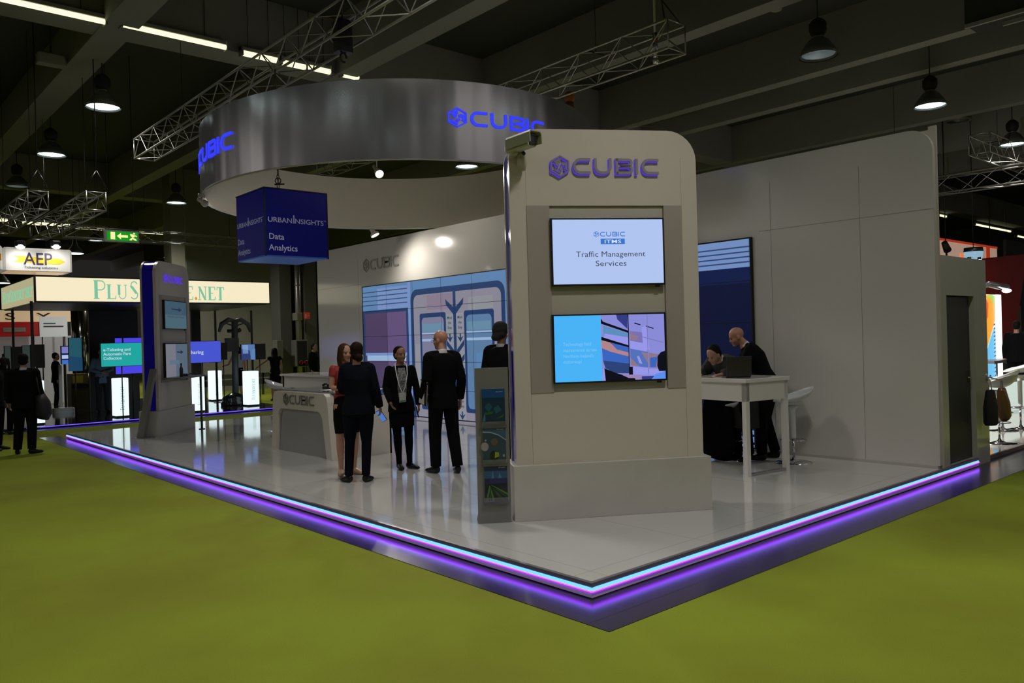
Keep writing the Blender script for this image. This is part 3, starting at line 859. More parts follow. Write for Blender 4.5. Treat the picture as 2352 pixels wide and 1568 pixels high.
# fluted letters lit from behind
ua, za = inv_face(B1, 1266, 402); ub, zb2 = inv_face(B1, 1512, 401)
polys, lw = logo_polys(); k = (ub - ua) / lw; za = inv_face(B1, 1320, 401)[1]
m = MB(); put_polys(m, polys, lambda x, y, d: B1 @ Vector((ua + x * k, .035 - .012 - d, za + y * k)), mat('satin steel letter', (.36, .34, .36), .3, .3), .018)
lg = m.build('logo', None, T1)
m = MB(); put_polys(m, polys, lambda x, y, d: B1 @ Vector((ua - .005 + x * k, .034 - d, za - .008 + y * k)), glow('violet halo light', (.12, .05, .80), .7), .008)
m.build('halo_light', None, lg)['label'] = 'violet glow behind the letters'

Q0 = atz(370, 1003, ZP)
T2, U2 = tower('far white display tower with a blue edge, on the left of the platform', Q0, radians(49.2), 1.667, 3.30, .48, .89)
B2 = BASE[T2.name]
ua, za = inv_face(B2, 376, 648); ub, _ = inv_face(B2, 419, 650); k = (ub - ua) / lw; za = inv_face(B2, 388, 648)[1]
m = MB(); put_polys(m, polys, lambda x, y, d: B2 @ Vector((ua + x * k, .03 - d, za + y * k)), glow('violet halo light', (.12, .05, .80), .9), .012)
m.build('logo', None, T2)

# televisions
def tv(name, label, B, u0, u1, z0, z1, w0, w1, parts):
    loc = B @ Vector(((u0 + u1) / 2, w1, z0))
    t = thing(name, label, 'television', loc, 0)
    m = MB(); m.box(u0, u1, w0 + .004, w1, z0, z1, B); m.build('housing', M_black, t, bevel=.004)
    bz = .016
    def S(x, y, d=0): return B @ Vector((u0 + bz + x * (u1 - u0 - 2 * bz), w0 + .003 - d * .0006, z0 + bz + y * (z1 - z0 - 2 * bz)))
    m = MB()
    for p in parts:
        if p[0] == 'poly':
            m.use(p[1]); n = len(p[2]); m.add([S(x, y, p[3]) for x, y in p[2]], [tuple(range(n))])
        elif p[0] == 'text':
            _, mt, s_, x, y, h, al, wd, bold, d = p
            vs, fs = text_geo(s_, h, bold, al); asp = (u1 - u0) / (z1 - z0)
            w0_ = max(v.x for v in vs) - min(v.x for v in vs); q = (wd / w0_) if wd else 1 / asp
            m.use(mt); m.add([S(x + v.x * q, y + v.y, d) for v in vs], fs)
        elif p[0] == 'logo':
            _, mt, x, y, wd, d = p
            pl_, lw_ = logo_polys(); asp = (u1 - u0) / (z1 - z0); m.use(mt)
            for q in pl_: m.add([S(x + c[0] * wd / lw_, y + c[1] * wd / lw_ * asp, d) for c in q], [tuple(range(len(q)))])
    m.build('screen', None, t)
    m = MB(); m.box(u1 - .09, u1 - .05, w0 + .01, w0 + .03, z0 - .02, z0, B); m.build('sensor', M_black, t)
    m = MB(); m.box((u0 + u1) / 2 - .2, (u0 + u1) / 2 + .2, w1, w1 + .02, z0 + .1, z1 - .1, B); m.build('mount', M_black, t)
    return t
def R4(x0, x1, y0, y1): return [(x0, y0), (x1, y0), (x1, y1), (x0, y1)]
g = lambda n, r, gg, b, s=1.: glow(n, rgb(r, gg, b), s)
G1 = g('screen pale blue', 176, 196, 240); G2 = g('screen blue mark', 58, 116, 206); G3 = g('screen dark text', 60, 68, 88)
ul, ztop = inv_face(B1, 1264, 500, -.005); ur, zbot = inv_face(B1, 1529, 653, -.005)
tv('television', 'television reading Traffic Management Services, the upper screen on the front tower', B1, ul, ur, zbot, ztop, -.005, .05, [
    ('poly', G1, R4(0, 1, 0, 1), 0), ('logo', G2, .37, .735, .285, 1), ('poly', G2, R4(.43, .65, .615, .70), 1), ('text', g('screen white', 215, 228, 250), 'ITMS', .54, .63, .055, 'CENTER', .15, .008, 2),
    ('text', G3, 'Traffic Management', .52, .42, .085, 'CENTER', .63, 0, 1), ('text', G3, 'Services', .52, .275, .085, 'CENTER', .28, 0, 1)])
ul, ztop = inv_face(B1, 1268, 722, -.005); ur, zbot = inv_face(B1, 1533, 873, -.005)
GB = g('screen cyan', 72, 178, 246)
L_ = g('cctv lilac', 136, 138, 214); L2 = g('cctv pale', 150, 150, 232); L3 = g('cctv mauve', 120, 112, 178); Db = g('cctv navy', 52, 58, 132); Bk = g('cctv black', 10, 12, 24)
Sky = g('cctv blue', 58, 100, 190); Or = g('cctv orange', 178, 132, 138); Rd = g('cctv road', 84, 112, 186); Dk = g('cctv dusk', 44, 66, 120); Gn = g('cctv teal', 92, 142, 190); Tan = g('cctv tan', 140, 118, 138)
tv('television', 'television half cyan, half traffic camera pictures, lower on the front tower', B1, ul, ur, zbot, ztop, -.005, .05, [
    ('poly', GB, R4(0, .42, 0, 1), 0), ('poly', L_, R4(.42, 1, 0, 1), 0),
    ('poly', Db, [(.57, .93), (.66, .78), (.665, 1), (.56, 1)], 1),
    ('poly', Bk, [(.42, .95), (.44, .90), (.665, .755), (.665, .72), (.42, .87)], 2), ('poly', Gn, [(.44, .84), (.664, .715), (.664, .55), (.44, .66)], 1), ('poly', L2, [(.45, .72), (.664, .65), (.664, .53), (.44, .64)], 2),
    ('poly', Bk, [(.42, .67), (.665, .53), (.665, .50), (.42, .62)], 3), ('poly', Sky, [(.42, .62), (.664, .50), (.664, .25), (.43, .31)], 1), ('poly', Or, [(.42, .62), (.50, .58), (.56, .47), (.664, .42), (.664, .36), (.5, .44), (.42, .50)], 2),
    ('poly', Dk, [(.43, .31), (.665, .25), (.67, .1), (.54, .11), (.45, .19)], 2), ('poly', Bk, [(.44, .19), (.55, .11), (.72, .02), (.72, 0), (.45, 0)], 3), ('poly', L2, [(.42, 0), (.45, 0), (.44, .18), (.425, .18)], 4),
    ('poly', Bk, R4(.664, .672, .08, 1), 5), ('poly', L3, [(.68, .75), (.8, .72), (.84, .45), (.68, .5)], 1), ('poly', Tan, [(.68, .74), (.76, .66), (.74, .6), (.68, .62)], 2), ('poly', L2, [(.68, .6), (.82, .55), (.83, .42), (.68, .47)], 2), ('poly', L2, [(.79, .8), (.83, .83), (.86, .45), (.8, .45)], 2),
    ('poly', Bk, [(.72, .86), (.78, .83), (.78, .845), (.73, .875)], 3), ('poly', Bk, [(.83, .81), (.90, .77), (.90, .785), (.83, .825)], 3), ('poly', L3, R4(.84, .845, .1, 1), 4), ('poly', L3, [(.67, .71), (.99, .55), (.99, .56), (.67, .72)], 4),
    ('poly', Rd, [(.68, .48), (.84, .42), (.84, .18), (.68, .22)], 3), ('poly', Tan, [(.68, .34), (.76, .2), (.68, .22)], 4), ('poly', Tan, [(.78, .42), (.84, .40), (.84, .25)], 4), ('poly', L2, [(.74, .36), (.76, .36), (.79, .24), (.76, .25)], 4),
    ('poly', Tan, [(.85, .41), (.99, .36), (.99, .16), (.85, .18)], 3), ('poly', Sky, [(.86, .33), (.93, .34), (.91, .18), (.86, .18)], 4), ('poly', Bk, R4(.67, .70, .08, .2), 4), ('poly', L2, [(.70, .2), (.84, .17), (.84, .07), (.70, .08)], 4), ('poly', L2, R4(.85, .99, .07, .15), 4),
    ('poly', g('cctv desk', 160, 132, 170), [(.6, .08), (.78, .06), (.78, .02), (.66, .03)], 5), ('poly', Db, R4(.78, .99, 0, .05), 5),
    ('poly', Bk, [(.93, .35), (.96, .41), (1, .43), (1, .12), (.94, .12), (.925, .2)], 6), ('poly', g('cctv shirt', 92, 142, 236), [(.87, 0), (.91, .08), (.97, .1), (1, .13), (1, 0)], 6),
    ('text', g('faint cyan lettering', 128, 196, 244), 'Technology field', .075, .545, .05, 'LEFT', .25, 0, 1), ('text', g('faint cyan lettering', 0, 0, 0), 'maintenance across', .075, .455, .05, 'LEFT', .30, 0, 1),
    ('text', g('faint cyan lettering', 0, 0, 0), "Northern Ireland's", .075, .365, .05, 'LEFT', .27, 0, 1), ('text', g('faint cyan lettering', 0, 0, 0), 'motorways', .075, .28, .05, 'LEFT', .16, 0, 1)])
# far tower's screens
ul, ztop = inv_face(B2, 376, 688, -.005); ur, zbot = inv_face(B2, 428, 757, -.005)
tv('television', 'dim teal television, upper screen on the far tower', B2, ul, ur, zbot, ztop, -.02, .05, [
    ('poly', g('dim teal', 58, 84, 100), R4(0, 1, 0, 1), 0), ('poly', g('dim teal low', 70, 98, 112), R4(0, 1, 0, .5), 1), ('poly', g('dim navy', 34, 40, 78), [(.3, .74), (.62, .72), (.62, .78), (.78, .70), (.62, .63), (.62, .68), (.3, .70)], 2), ('text', g('dim text', 44, 62, 80), 'Mind the Step', .5, .4, .07, 'CENTER', .75, 0, 2)])
ul, ztop = inv_face(B2, 378, 788, -.005); ur, zbot = inv_face(B2, 431, 866, -.005)
tv('television', 'pale grey-blue television, lower screen on the far tower', B2, ul, ur, zbot, ztop, -.02, .05, [
    ('poly', g('pale screen', 112, 114, 126), R4(0, 1, 0, 1), 0), ('poly', g('slate screen', 82, 98, 116), R4(.45, 1, 0, 1), 1), ('poly', g('slate2 screen', 88, 110, 132), R4(.15, .6, .4, .52), 2), ('poly', g('dim navy', 34, 40, 78), [(.5, .78), (.68, .77), (.68, .82), (.8, .75), (.68, .69), (.68, .73), (.5, .74)], 3)])

# security cameras on the front tower
def cam_housing():
    a = B1 @ Vector((.02, -.02, 3.42))
    t = thing('security_camera', 'cream box-shaped security camera on the top left corner of the front tower', 'camera', a)
    d = (Vector((-.35, -1.0, -.16)).normalized())
    e = atd(1222, 322, (a - CAM).dot(RC @ Vector((0, 0, -1))) - .22)
    s0 = atd(1180, 337, (a - CAM).dot(RC @ Vector((0, 0, -1))) - .05)
    ax = (e - s0).normalized(); sd = ax.cross(Vector((0, 0, 1))).normalized(); up = sd.cross(ax)
    M = frame(e, sd, up)   # z = back
    if (M.to_3x3() @ Vector((0, 0, 1))).dot(ax) > 0: M = frame(e, -sd, up)
    cream = mat('cream camera housing', (.46, .44, .34), .35)
    m = MB(); m.rbox(-.055, .055, -.05, .055, 0, .30, .012, M); m.build('body', cream, t)
    m = MB()
    m.prism([(-.075, -.03), (-.075, .055), (-.06, .075), (.06, .075), (.075, .055), (.075, -.03), (.066, -.03), (.066, .05), (.055, .066), (-.055, .066), (-.066, .05), (-.066, -.03)], -.05, .26, M)
    m.build('sunshield', mat('olive cream shield', (.36, .36, .24), .4), t)
    m = MB(); m.box(-.042, .042, -.04, .042, -.012, .002, M); m.build('front_glass', M_black, t)
    m = MB(); m.tube(M @ Vector((0, -.05, .2)), B1 @ Vector((.10, .04, 3.30)), .02, .028); m.build('bracket', cream, t)
cam_housing()
u_, z_ = inv_face(B1, 1196, 372)
a = B1 @ Vector((u_, -.03, z_))
t = thing('security_camera', 'small cream motion camera below the box camera on the front tower', 'camera', a)
cream = MATS['cream camera housing']
m = MB(); m.loft([(a + Vector((0, 0, .09)), .035, .035), (a + Vector((0, 0, .04)), .045, .045), (a + Vector((0, 0, -.04)), .042, .042), (a + Vector((0, 0, -.09)), .03, .03)]); m.build('body', cream, t)
m = MB(); m.ell(a + Vector((-.01, -.035, .055)), .02); m.build('lens', M_black, t)
m = MB(); m.tube(a + Vector((0, 0, .08)), B1 @ Vector((u_, .04, z_ + .13)), .022); m.build('bracket', cream, t)

# =================================================================== BROCHURE RACKS
r0 = atz(1099, 1203, ZP); r1 = atz(1175, 1199, ZP)
def brochure_rack(label, p0, xd, width, h, lean, loc_lab=None):
    xd = Vector(xd).normalized(); back = xd.cross(Vector((0, 0, -1))).normalized()
    if back.dot(Vector((p0.x, p0.y, 0)) - Vector((CAM.x, CAM.y, 0))) < 0: back = -back
    t = thing('brochure_rack', label, 'brochure rack', p0)
    up = (Vector((0, 0, 1)) + back * lean).normalized()
    nrm = xd.cross(up)
    F_ = frame(p0, xd, up)
    m = MB(); m.prism([(0, 0), (width, 0), (width, h), (0, h)], -.012, .0, F_); m.build('panel', M_grey, t)
    m = MB(); m.box(0, .006, .0, .012, 0, .0); 
    P = [p0, p0 + back * .20, p0 + Vector((0, 0, .10))]
    for q in (Vector((0, 0, 0)), xd * (width - .006)):
        m = MB(); m.add([P[0] + q, P[1] + q, P[2] + q, P[0] + q + xd * .006, P[1] + q + xd * .006, P[2] + q + xd * .006], [(0, 1, 2), (3, 5, 4), (0, 3, 4, 1), (1, 4, 5, 2), (2, 5, 3, 0)])
        m.build('foot', M_grey, t)
    return t, F_
wr = (r1 - r0).length
RK, FR = brochure_rack('grey metal brochure rack holding three brochures beside the front tower', r0, r1 - r0, wr, 1.39, -.02)
def brochure(label, F_, x0, x1, y0, y1, pol, off=.02, g_='brochures in the front rack'):
    c = F_ @ Vector(((x0 + x1) / 2, y0, off))
    sg = 1 if (F_.to_3x3() @ Vector((0, 0, 1))).dot(CAM - c) > 0 else -1
    t = thing('brochure', label, 'brochure', c, 0, g_)
    m = MB(); m.prism(R4(x0, x1, y0, y1), sg * .004, sg * off, F_); m.build('pages', mat('brochure paper', (.35, .36, .36), .5), t)
    m = MB()
    for mt, pts, d in pol:
        m.use(mt); vs = [F_ @ Vector((x0 + p[0] * (x1 - x0), y0 + p[1] * (y1 - y0), sg * (off + .0008 + d * .0005))) for p in pts]
        m.add(vs, [tuple(range(len(vs)))])
    M = F_ @ Matrix.Translation((x0 + (x1 - x0) * .62, y0 + (y1 - y0) * .9, sg * (off + .004)))
    pl_, lw_ = logo_polys(); kk_ = (x1 - x0) * .30 / lw_
    m.use(mat('print white', (.55, .56, .58), .4))
    for q in pl_: m.add([M @ Vector((c_[0] * kk_, c_[1] * kk_, 0)) for c_ in q], [tuple(range(len(q)))])
    m.build('cover', None, t)
    t2 = MB(); 
    for yy_ in (y0 - .004,):
        t2.prism(R4(x0 - .008, x1 + .008, y0 - .03, y0 - .004), sg * 0, sg * (off + .012), F_)
    t2.prism(R4(x0 - .008, x1 + .008, y0 - .004, y0 + .03), sg * (off + .010), sg * (off + .012), F_)
    t2.build('clear_pocket', mat('clear pocket', (.8, .85, .9), .1, trans=.9), RK if F_ is FR else RK2)
P_ = lambda n, r, g__, b: mat('print ' + n, rgb(r, g__, b), .3, coat=.4)
def circ(x, y, r, asp=.72, n=14): return [(x + r * cos(2 * pi * i / n), y + r * asp * sin(2 * pi * i / n)) for i in range(n)]
x0b, x1b = wr * .19, wr * .88
brochure('blue-green brochure, topmost in the front rack', FR, x0b, x1b, .885, 1.205, [
    (P_('blue', 16, 72, 128), R4(0, 1, 0, 1), 0), (P_('deep teal', 14, 48, 74), R4(0, 1, 0, .75), 1), (P_('teal', 30, 84, 100), [(.1, .5), (.3, .62), (.45, .5), (.3, .35)], 2), (P_('teal', 0, 0, 0), [(.5, .45), (.7, .55), (.85, .4), (.6, .3)], 2),
    (P_('green', 40, 96, 30), [(.1, .33), (.5, .38), (.45, .30), (.15, .28)], 3), (P_('green', 0, 0, 0), [(.6, .15), (.95, .3), (.9, .2)], 3), (P_('ice', 70, 120, 150), [(.02, .1), (.12, .35), (.14, .1)], 3), (P_('night', 8, 20, 34), R4(.0, 1, 0, .08), 4)])
brochure('grey-blue brochure with round photos and a white arc, middle one in the front rack', FR, x0b, x1b, .545, .87, [
    (P_('slate', 56, 84, 116), R4(0, 1, 0, 1), 0), (P_('steel', 40, 66, 82), [(0, 0), (1, 0), (1, .60), (.7, .74), (.35, .82), (0, .84)], 1), (P_('line', 150, 160, 176), [(0, .84), (.35, .82), (.7, .74), (1, .60), (1, .63), (.7, .77), (.35, .85), (0, .87)], 2),
    (P_('brown photo', 92, 76, 68), circ(.5, .57, .15), 3), (P_('white photo', 150, 146, 140), circ(.08, .45, .17), 3), (P_('dark photo', 20, 22, 22), circ(.48, .19, .20), 3), (P_('lime photo', 128, 150, 50), [(.5, .12), (.7, .18), (.68, .28), (.52, .3)], 4), (P_('white photo', 0, 0, 0), circ(.9, .19, .05), 4), (P_('white photo', 0, 0, 0), circ(.12, .62, .04), 4)])
brochure('navy brochure with green light streaks, lowest in the front rack', FR, x0b + .006, x1b + .006, .205, .53, [
    (P_('navy', 18, 30, 78), R4(0, 1, 0, 1), 0), (P_('skyline', 40, 78, 120), R4(0, 1, .62, .82), 1), (P_('ice', 0, 0, 0), [(.3, .62), (.36, .84), (.42, .62)], 2), (P_('ice', 0, 0, 0), [(.6, .62), (.66, .78), (.75, .62)], 2), (P_('band', 34, 36, 92), R4(.2, .95, .48, .62), 2), (P_('night', 0, 0, 0), R4(0, 1, 0, .46), 1),
    (P_('streak', 70, 120, 26), [(.04, 0), (.14, 0), (.24, .42), (.2, .42)], 3), (P_('streak', 0, 0, 0), [(.32, 0), (.44, 0), (.24, .42)], 3), (P_('streak', 0, 0, 0), [(.2, 0), (.24, 0), (.22, .42)], 3), (P_('streak', 0, 0, 0), [(1, .14), (1, .2), (.32, .44), (.28, .44)], 3), (P_('streak2', 40, 70, 20), [(.7, 0), (.9, 0), (.28, .42)], 3), (P_('streak2', 0, 0, 0), [(1, .04), (1, .1), (.3, .43)], 3)])

# second rack leaning at the far tower
rb0 = atz(312, 1004, ZP); rb1 = atz(328, 1006, ZP)
t = thing('brochure_rack', 'dark grey leaning brochure rack seen edge-on beside the far tower', 'brochure rack', rb0)
RK2 = t
a0_ = atz(312, 1005, ZP); a1_ = atz(330, 1005, ZP)
hd = (a1_ - a0_).normalized(); bk = (B2.to_3x3() @ Vector((.1, 1, 0))).normalized()
top = atd(352, 846, (atz(345, 1000, ZP) - CAM).dot(RC @ Vector((0, 0, -1))))
wv = Vector((.02, 0, 0)); dv = -(B2.to_3x3() @ Vector((1, 0, 0))) * .0
f0 = Q0 + (B2.to_3x3() @ Vector((-.16, .60, 0))); f1 = Q0 + (B2.to_3x3() @ Vector((-.16, .22, 0)))
for nm in (0,):
    m = MB()
    A_ = atz(313, 1007.5, ZP)
    up = Vector((0, 0, 1.27)); ln = (RIGHT * .27 + FWD * .02)
    wd_ = FWD * .10
    c8 = [A_, A_ + RIGHT * .13, A_ + RIGHT * .13 + wd_, A_ + wd_]
    c8 = c8 + [p + up + ln for p in [A_, A_ + RIGHT * .09, A_ + RIGHT * .09 + wd_, A_ + wd_]]
    m.hexa(c8); m.build('panel', M_grey, t)
    m = MB(); m.box(A_.x - .02, A_.x + .3, A_.y - .1, A_.y + .2, ZP, ZP + .01); m.build('foot', M_grey, t)

# laptop shelf on a pole beside the far tower
sp = atz(464, 985, ZP)
zs = 1.02
t = thing('laptop_shelf', 'narrow grey shelf on one thin leg beside the far tower', 'shelf', (sp.x, sp.y, ZP))
s0 = B2 @ Vector((.12, -.34, 0)); s1 = Vector((sp.x, sp.y, 0)) + (B2.to_3x3() @ Vector((.10, 0, 0)))
zs = 1.20
m = MB()
o_ = B2 @ Vector((.05, -.02, 0)); ud = (B2.to_3x3() @ Vector((1, 0, 0))); wdv = (B2.to_3x3() @ Vector((0, -1, 0)))
Ls = max(1.2, (Vector((sp.x, sp.y, 0)) - Vector((o_.x, o_.y, 0))).dot(ud) + .12)
dp = (Vector((sp.x, sp.y, 0)) - Vector((o_.x, o_.y, 0))).dot(wdv) + .06
dp = max(.35, dp)
c = [o_, o_ + ud * Ls, o_ + ud * Ls + wdv * dp, o_ + wdv * dp]
m.hexa([Vector((p.x, p.y, zs - .03)) for p in c] + [Vector((p.x, p.y, zs)) for p in c])
m.build('shelf_board', mat('grey shelf', (.16, .16, .16), .35), t)
m = MB(); m.tube((sp.x, sp.y, ZP), (sp.x, sp.y, zs - .03), .022); m.tube((sp.x, sp.y, ZP), (sp.x, sp.y, ZP + .012), .06, n=16); m.build('leg', mat('grey leg', (.12, .12, .12), .35, .5), t)
bp_ = o_ + ud * .42 + wdv * .2
t = thing('drinks_bottle', 'small dark bottle standing on the laptop shelf by the far tower', 'bottle', (bp_.x, bp_.y, zs))
m = MB(); m.lathe([(.03, 0), (.034, .01), (.034, .15), (.014, .2), (.014, .235), (.0, .235)], (bp_.x, bp_.y, zs), 14); m.build('bottle_body', mat('dark bottle', (.03, .035, .035), .2), t)
m = MB(); m.tube((bp_.x, bp_.y, zs + .236), (bp_.x, bp_.y, zs + .26), .016); m.build('cap', M_black, t)
bp_ = o_ + ud * .8 + wdv * .18
t = thing('cable_bundle', 'black cables and a card reader lying on the laptop shelf', 'cables', (bp_.x, bp_.y, zs))
m = MB(); m.path([bp_ + ud * (.1 * i - .3) + wdv * (.05 * sin(i * 2.1)) + Vector((0, 0, zs - bp_.z + .02 + .03 * abs(sin(i)))) for i in range(9)], .008, 6); m.build('cable', M_black, t)
m = MB(); m.rbox(bp_.x - .1, bp_.x - .02, bp_.y - .05, bp_.y + .05, zs, zs + .05, .01); m.build('card_reader', M_black, t)

# =================================================================== RECEPTION COUNTER
t = thing('reception_counter', 'white arched reception counter with a grey recessed front and logo', 'counter', (1.63, 7.4, ZP))
yA, yB, xF, xBk, zc = 6.47, 8.42, 1.63, 2.62, 1.04
F_ = frame((xF, 0, 0), (0, -1, 0), (0, 0, 1))   # local x -> -Y, z -> -X (towards viewer)
M_cw = mat('warm white counter', (.60, .56, .50), .25, coat=.2)
# arched face: outline in (s=-y, z)
def face(s0, s1, xf, dep, F_):
    m = MB()
    lw0, lw1 = .17, .30
    outer = [(s0 + .0, ZP), (s0 + .10, zc - .12), (s0 + .13, zc - .04), (s0 + .2, zc)] + [(s1 - .2, zc), (s1 - .13, zc - .04), (s1 - .10, zc - .12), (s1, ZP)]
    inner = [(s0 + .16, ZP), (s0 + .26, .68), (s0 + .30, .74), (s0 + .38, .78)] + [(s1 - .38, .78), (s1 - .30, .74), (s1 - .26, .68), (s1 - .16, ZP)]
    for i in range(7):
        m.prism([outer[i], outer[i + 1], inner[i + 1], inner[i]][::-1], -dep, 0, F_)
    return m
m = face(-yB, -yA, xF, .5, F_); m.build('arch_shell', M_cw, t)
m = MB(); m.prism([(-yB + .18, ZP), (-yA - .18, ZP), (-yA - .34, .79), (-yB + .34, .79)], -.42, -.05, F_); m.build('front_panel', mat('grey matt panel', (.30, .30, .29), .45), t)
m = MB(); m.box(xF + .45, xBk, yA + .0, yA + .03, ZP, zc - .06); m.box(xBk - .03, xBk, yA, yB - .1, ZP, zc - .06); m.box(xF + .45, xBk, yB - .13, yB - .10, ZP, zc - .06); m.build('side_panel', M_cw, t)
m = MB(); m.box(xF - .01 + .12, xBk + .02, yA + .08, yB - .12, zc, zc + .018); m.build('glass_top', mat('grey glass top', (.16, .18, .19), .05, coat=.5), t)
polys, lw = logo_polys(); k = 1.0 / lw * .98
m = MB(); put_polys(m, polys, lambda x, y, d: Vector((xF - .003 - d, 7.93 - x * k, .855 + y * k)), mat('grey brushed lettering', (.22, .21, .19), .4, .4), .008); m.build('logo', None, t)
t = thing('paper_sheet', 'white sheets of paper lying on the reception counter', 'paper', (2.0, 7.2, zc + .018))
m = MB()
for dx, dy, rz_ in ((0, 0, .2), (.25, -.35, .6)):
    M = Matrix.Translation((2.05 + dx, 7.2 + dy, zc + .0185)) @ Matrix.Rotation(rz_, 4, 'Z'); m.box(-.105, .105, -.15, .15, 0, .002, M)
m.build('sheets', mat('paper', (.75, .75, .76), .6), t)
t = thing('telephone', 'small black telephone on the reception counter', 'telephone', (2.3, 7.75, zc + .018))
m = MB(); m.rbox(2.22, 2.38, 7.66, 7.82, zc + .018, zc + .05, .012); m.build('phone_base', M_black, t)
m = MB(); m.path([(2.24, 7.66, zc + .06), (2.26, 7.70, zc + .085), (2.26, 7.79, zc + .085), (2.24, 7.83, zc + .06)], .018, 8); m.build('receiver', M_black, t)

# high white bar table behind the counter
c0 = atz(642, 858, 1.22); 
xh0, yh1 = c0.x, c0.y
t = thing('high_table', 'high white gloss table standing behind the reception counter', 'table', (xh0 + .5, yh1 - 1, ZP))
m = MB(); m.rbox(xh0, xh0 + .75, yh1 - 1.9, yh1, 1.18, 1.22, .008); m.build('tabletop', M_white, t)
m = MB(); m.box(xh0 + .03, xh0 + .06, yh1 - 1.82, yh1 - .05, .97, 1.18); m.box(xh0 + .06, xh0 + .7, yh1 - .08, yh1 - .05, .97, 1.18); m.build('apron', M_white, t)
for dx, dy in ((.03, -.12), (.65, -.12), (.03, -1.87), (.65, -1.87), ):
    m = MB(); m.box(xh0 + dx, xh0 + dx + .06, yh1 + dy, yh1 + dy + .06, ZP, 1.18); m.build('leg', M_white, t)

# =================================================================== BAR TABLE ON THE RIGHT
tb0 = atz(1718, 1096, ZP)
bt_ang = radians(-8)
t = thing('bar_table', 'tall white bar table at the right with two men leaning on it', 'bar table', tb0, bt_ang)
Bt = BASE[t.name]; TW, TLn, TZ = .76, 1.85, 1.115     # local heights above the platform
m = MB(); m.rbox(-.02, TW, -.02, TLn, TZ - .045, TZ, .006, Bt); m.build('tabletop', M_white, t)
m = MB(); m.box(.02, TW - .04, .0, .025, TZ - .26, TZ - .045, Bt); m.box(.0, .025, .0, TLn - .02, TZ - .26, TZ - .045, Bt); m.box(TW - .045, TW - .02, .0, TLn - .02, TZ - .26, TZ - .045, Bt); m.box(.02, TW - .04, TLn - .045, TLn - .02, TZ - .26, TZ - .045, Bt); m.build('apron', M_white, t)
for dx, dy in ((0, 0), (TW - .08, 0), (0, TLn - .08), (TW - .08, TLn - .08)):
    m = MB(); m.box(dx, dx + .06, dy, dy + .06, 0, TZ - .045, Bt); m.build('leg', M_white, t)
m = MB(); m.box(.01, TW - .03, .01, .05, .0, .03, Bt); m.build('footrail', mat('grey footrail', (.3, .3, .3), .3, .5), t)
lp = Bt @ Vector((.30, .70, TZ))
t = thing('laptop', 'open black laptop with its lid towards the viewer on the bar table', 'laptop', lp)
pb = atz(1688, 866, ZP + TZ); 
lx = RIGHT; 
M = frame(lp, lx, FWD)
lp0 = atz(1700, 868, ZP + TZ); M = Matrix.Translation(lp0 + FWD * .06) @ frame((0, 0, 0), RIGHT, FWD)
m = MB(); m.rbox(-.145, .145, 0, .22, .0, .018, .006, M); m.build('keyboard_base', M_black, t)
M2 = M @ Matrix.Translation((0, .0, .018)) @ Matrix.Rotation(radians(8), 4, 'X')
m = MB(); m.rbox(-.145, .145, -.012, .0, 0, .235, .004, M2); m.build('lid', mat('dark laptop lid', (.022, .022, .024), .3), t)

# stools: moulded shell seat on a gas column and disc foot
def stool(label, loc, rz, h=.80, group='white moulded bar stools', seat_m=None, foot='disc'):
    t = thing('bar_stool', label, 'stool', loc, rz, group)
    m = MB(); n = 28; vs = []; fs = []
    rings = 7
    for i in range(rings + 1):
        f = i / rings
        for k in range(n):
            q = 2 * pi * k / n
            rr_ = .215 * f
            back_ = max(0, -sin(q)); front = max(0, sin(q)); side = abs(cos(q))
            zz = h + .03 * f ** 2 + f ** 3 * (.17 * back_ ** 1.3 + .05 * side ** 3 - .02 * front)
            x = rr_ * cos(q) * 1.05; y = rr_ * sin(q) * (1 + .12 * f) - .03 * back_ * f
            vs.append((x, y, zz))
    for i in range(rings):
        for k in range(n):
            l = (k + 1) % n; fs.append((i * n + k, i * n + l, (i + 1) * n + l, (i + 1) * n + k))
    m.smooth = True; m.add(vs, fs, True)
    o = m.build('seat', seat_m or M_stool, t, local=True)
    md = o.modifiers.new('shell', 'SOLIDIFY'); md.thickness = .022
    md = o.modifiers.new('sub', 'SUBSURF'); md.levels = 1; md.render_levels = 1
    m = MB(); m.lathe([(.10, h - .035), (.07, h - .05), (.035, h - .10), (.032, h * .42), (.028, h * .40)], n=18); m.build('column', M_stool, t, local=True)
    m = MB(); m.lathe([(.016, .02), (.016, h * .42)], n=12); 
    m.lathe([(.22, 0), (.22, .008), (.10, .022), (.03, .04), (.018, .07), (0.0, .07)], n=28); m.build('foot', M_chrome, t, local=True)
    m = MB(); m.path([Vector((.13 * cos(q), -.0 + .15 * sin(q) + .0, h * .38)) for q in [2 * pi * i / 20 for i in range(20)]], .009, 6, closed=True); m.tube((0, 0, h * .38), (0, .15, h * .38), .008); m.build('footrest', M_chrome, t, local=True)
    return t
q = atz(1824, 1062, ZP); stool('white bar stool standing free in front of the long wall, right of the bar table', (q.x + .0, q.y, ZP), radians(48), .75)
q = Bt @ Vector((.30, 1.0, 0)); q2 = atz(1670, 1056, ZP); stool('white bar stool mostly hidden by the dark coat under the bar table', (q2.x + .1, q2.y - .0, ZP), radians(48), .66)
q = atz(640, 890, .94); stool('white bar stool at the left end of the reception counter', (q.x, q.y, ZP), radians(228), .80)
q = atz(728, 889, .94); stool('white bar stool behind the reception counter, in front of the high table', (q.x, q.y, ZP), radians(228), .80)
q = atz(705, 905, .9)

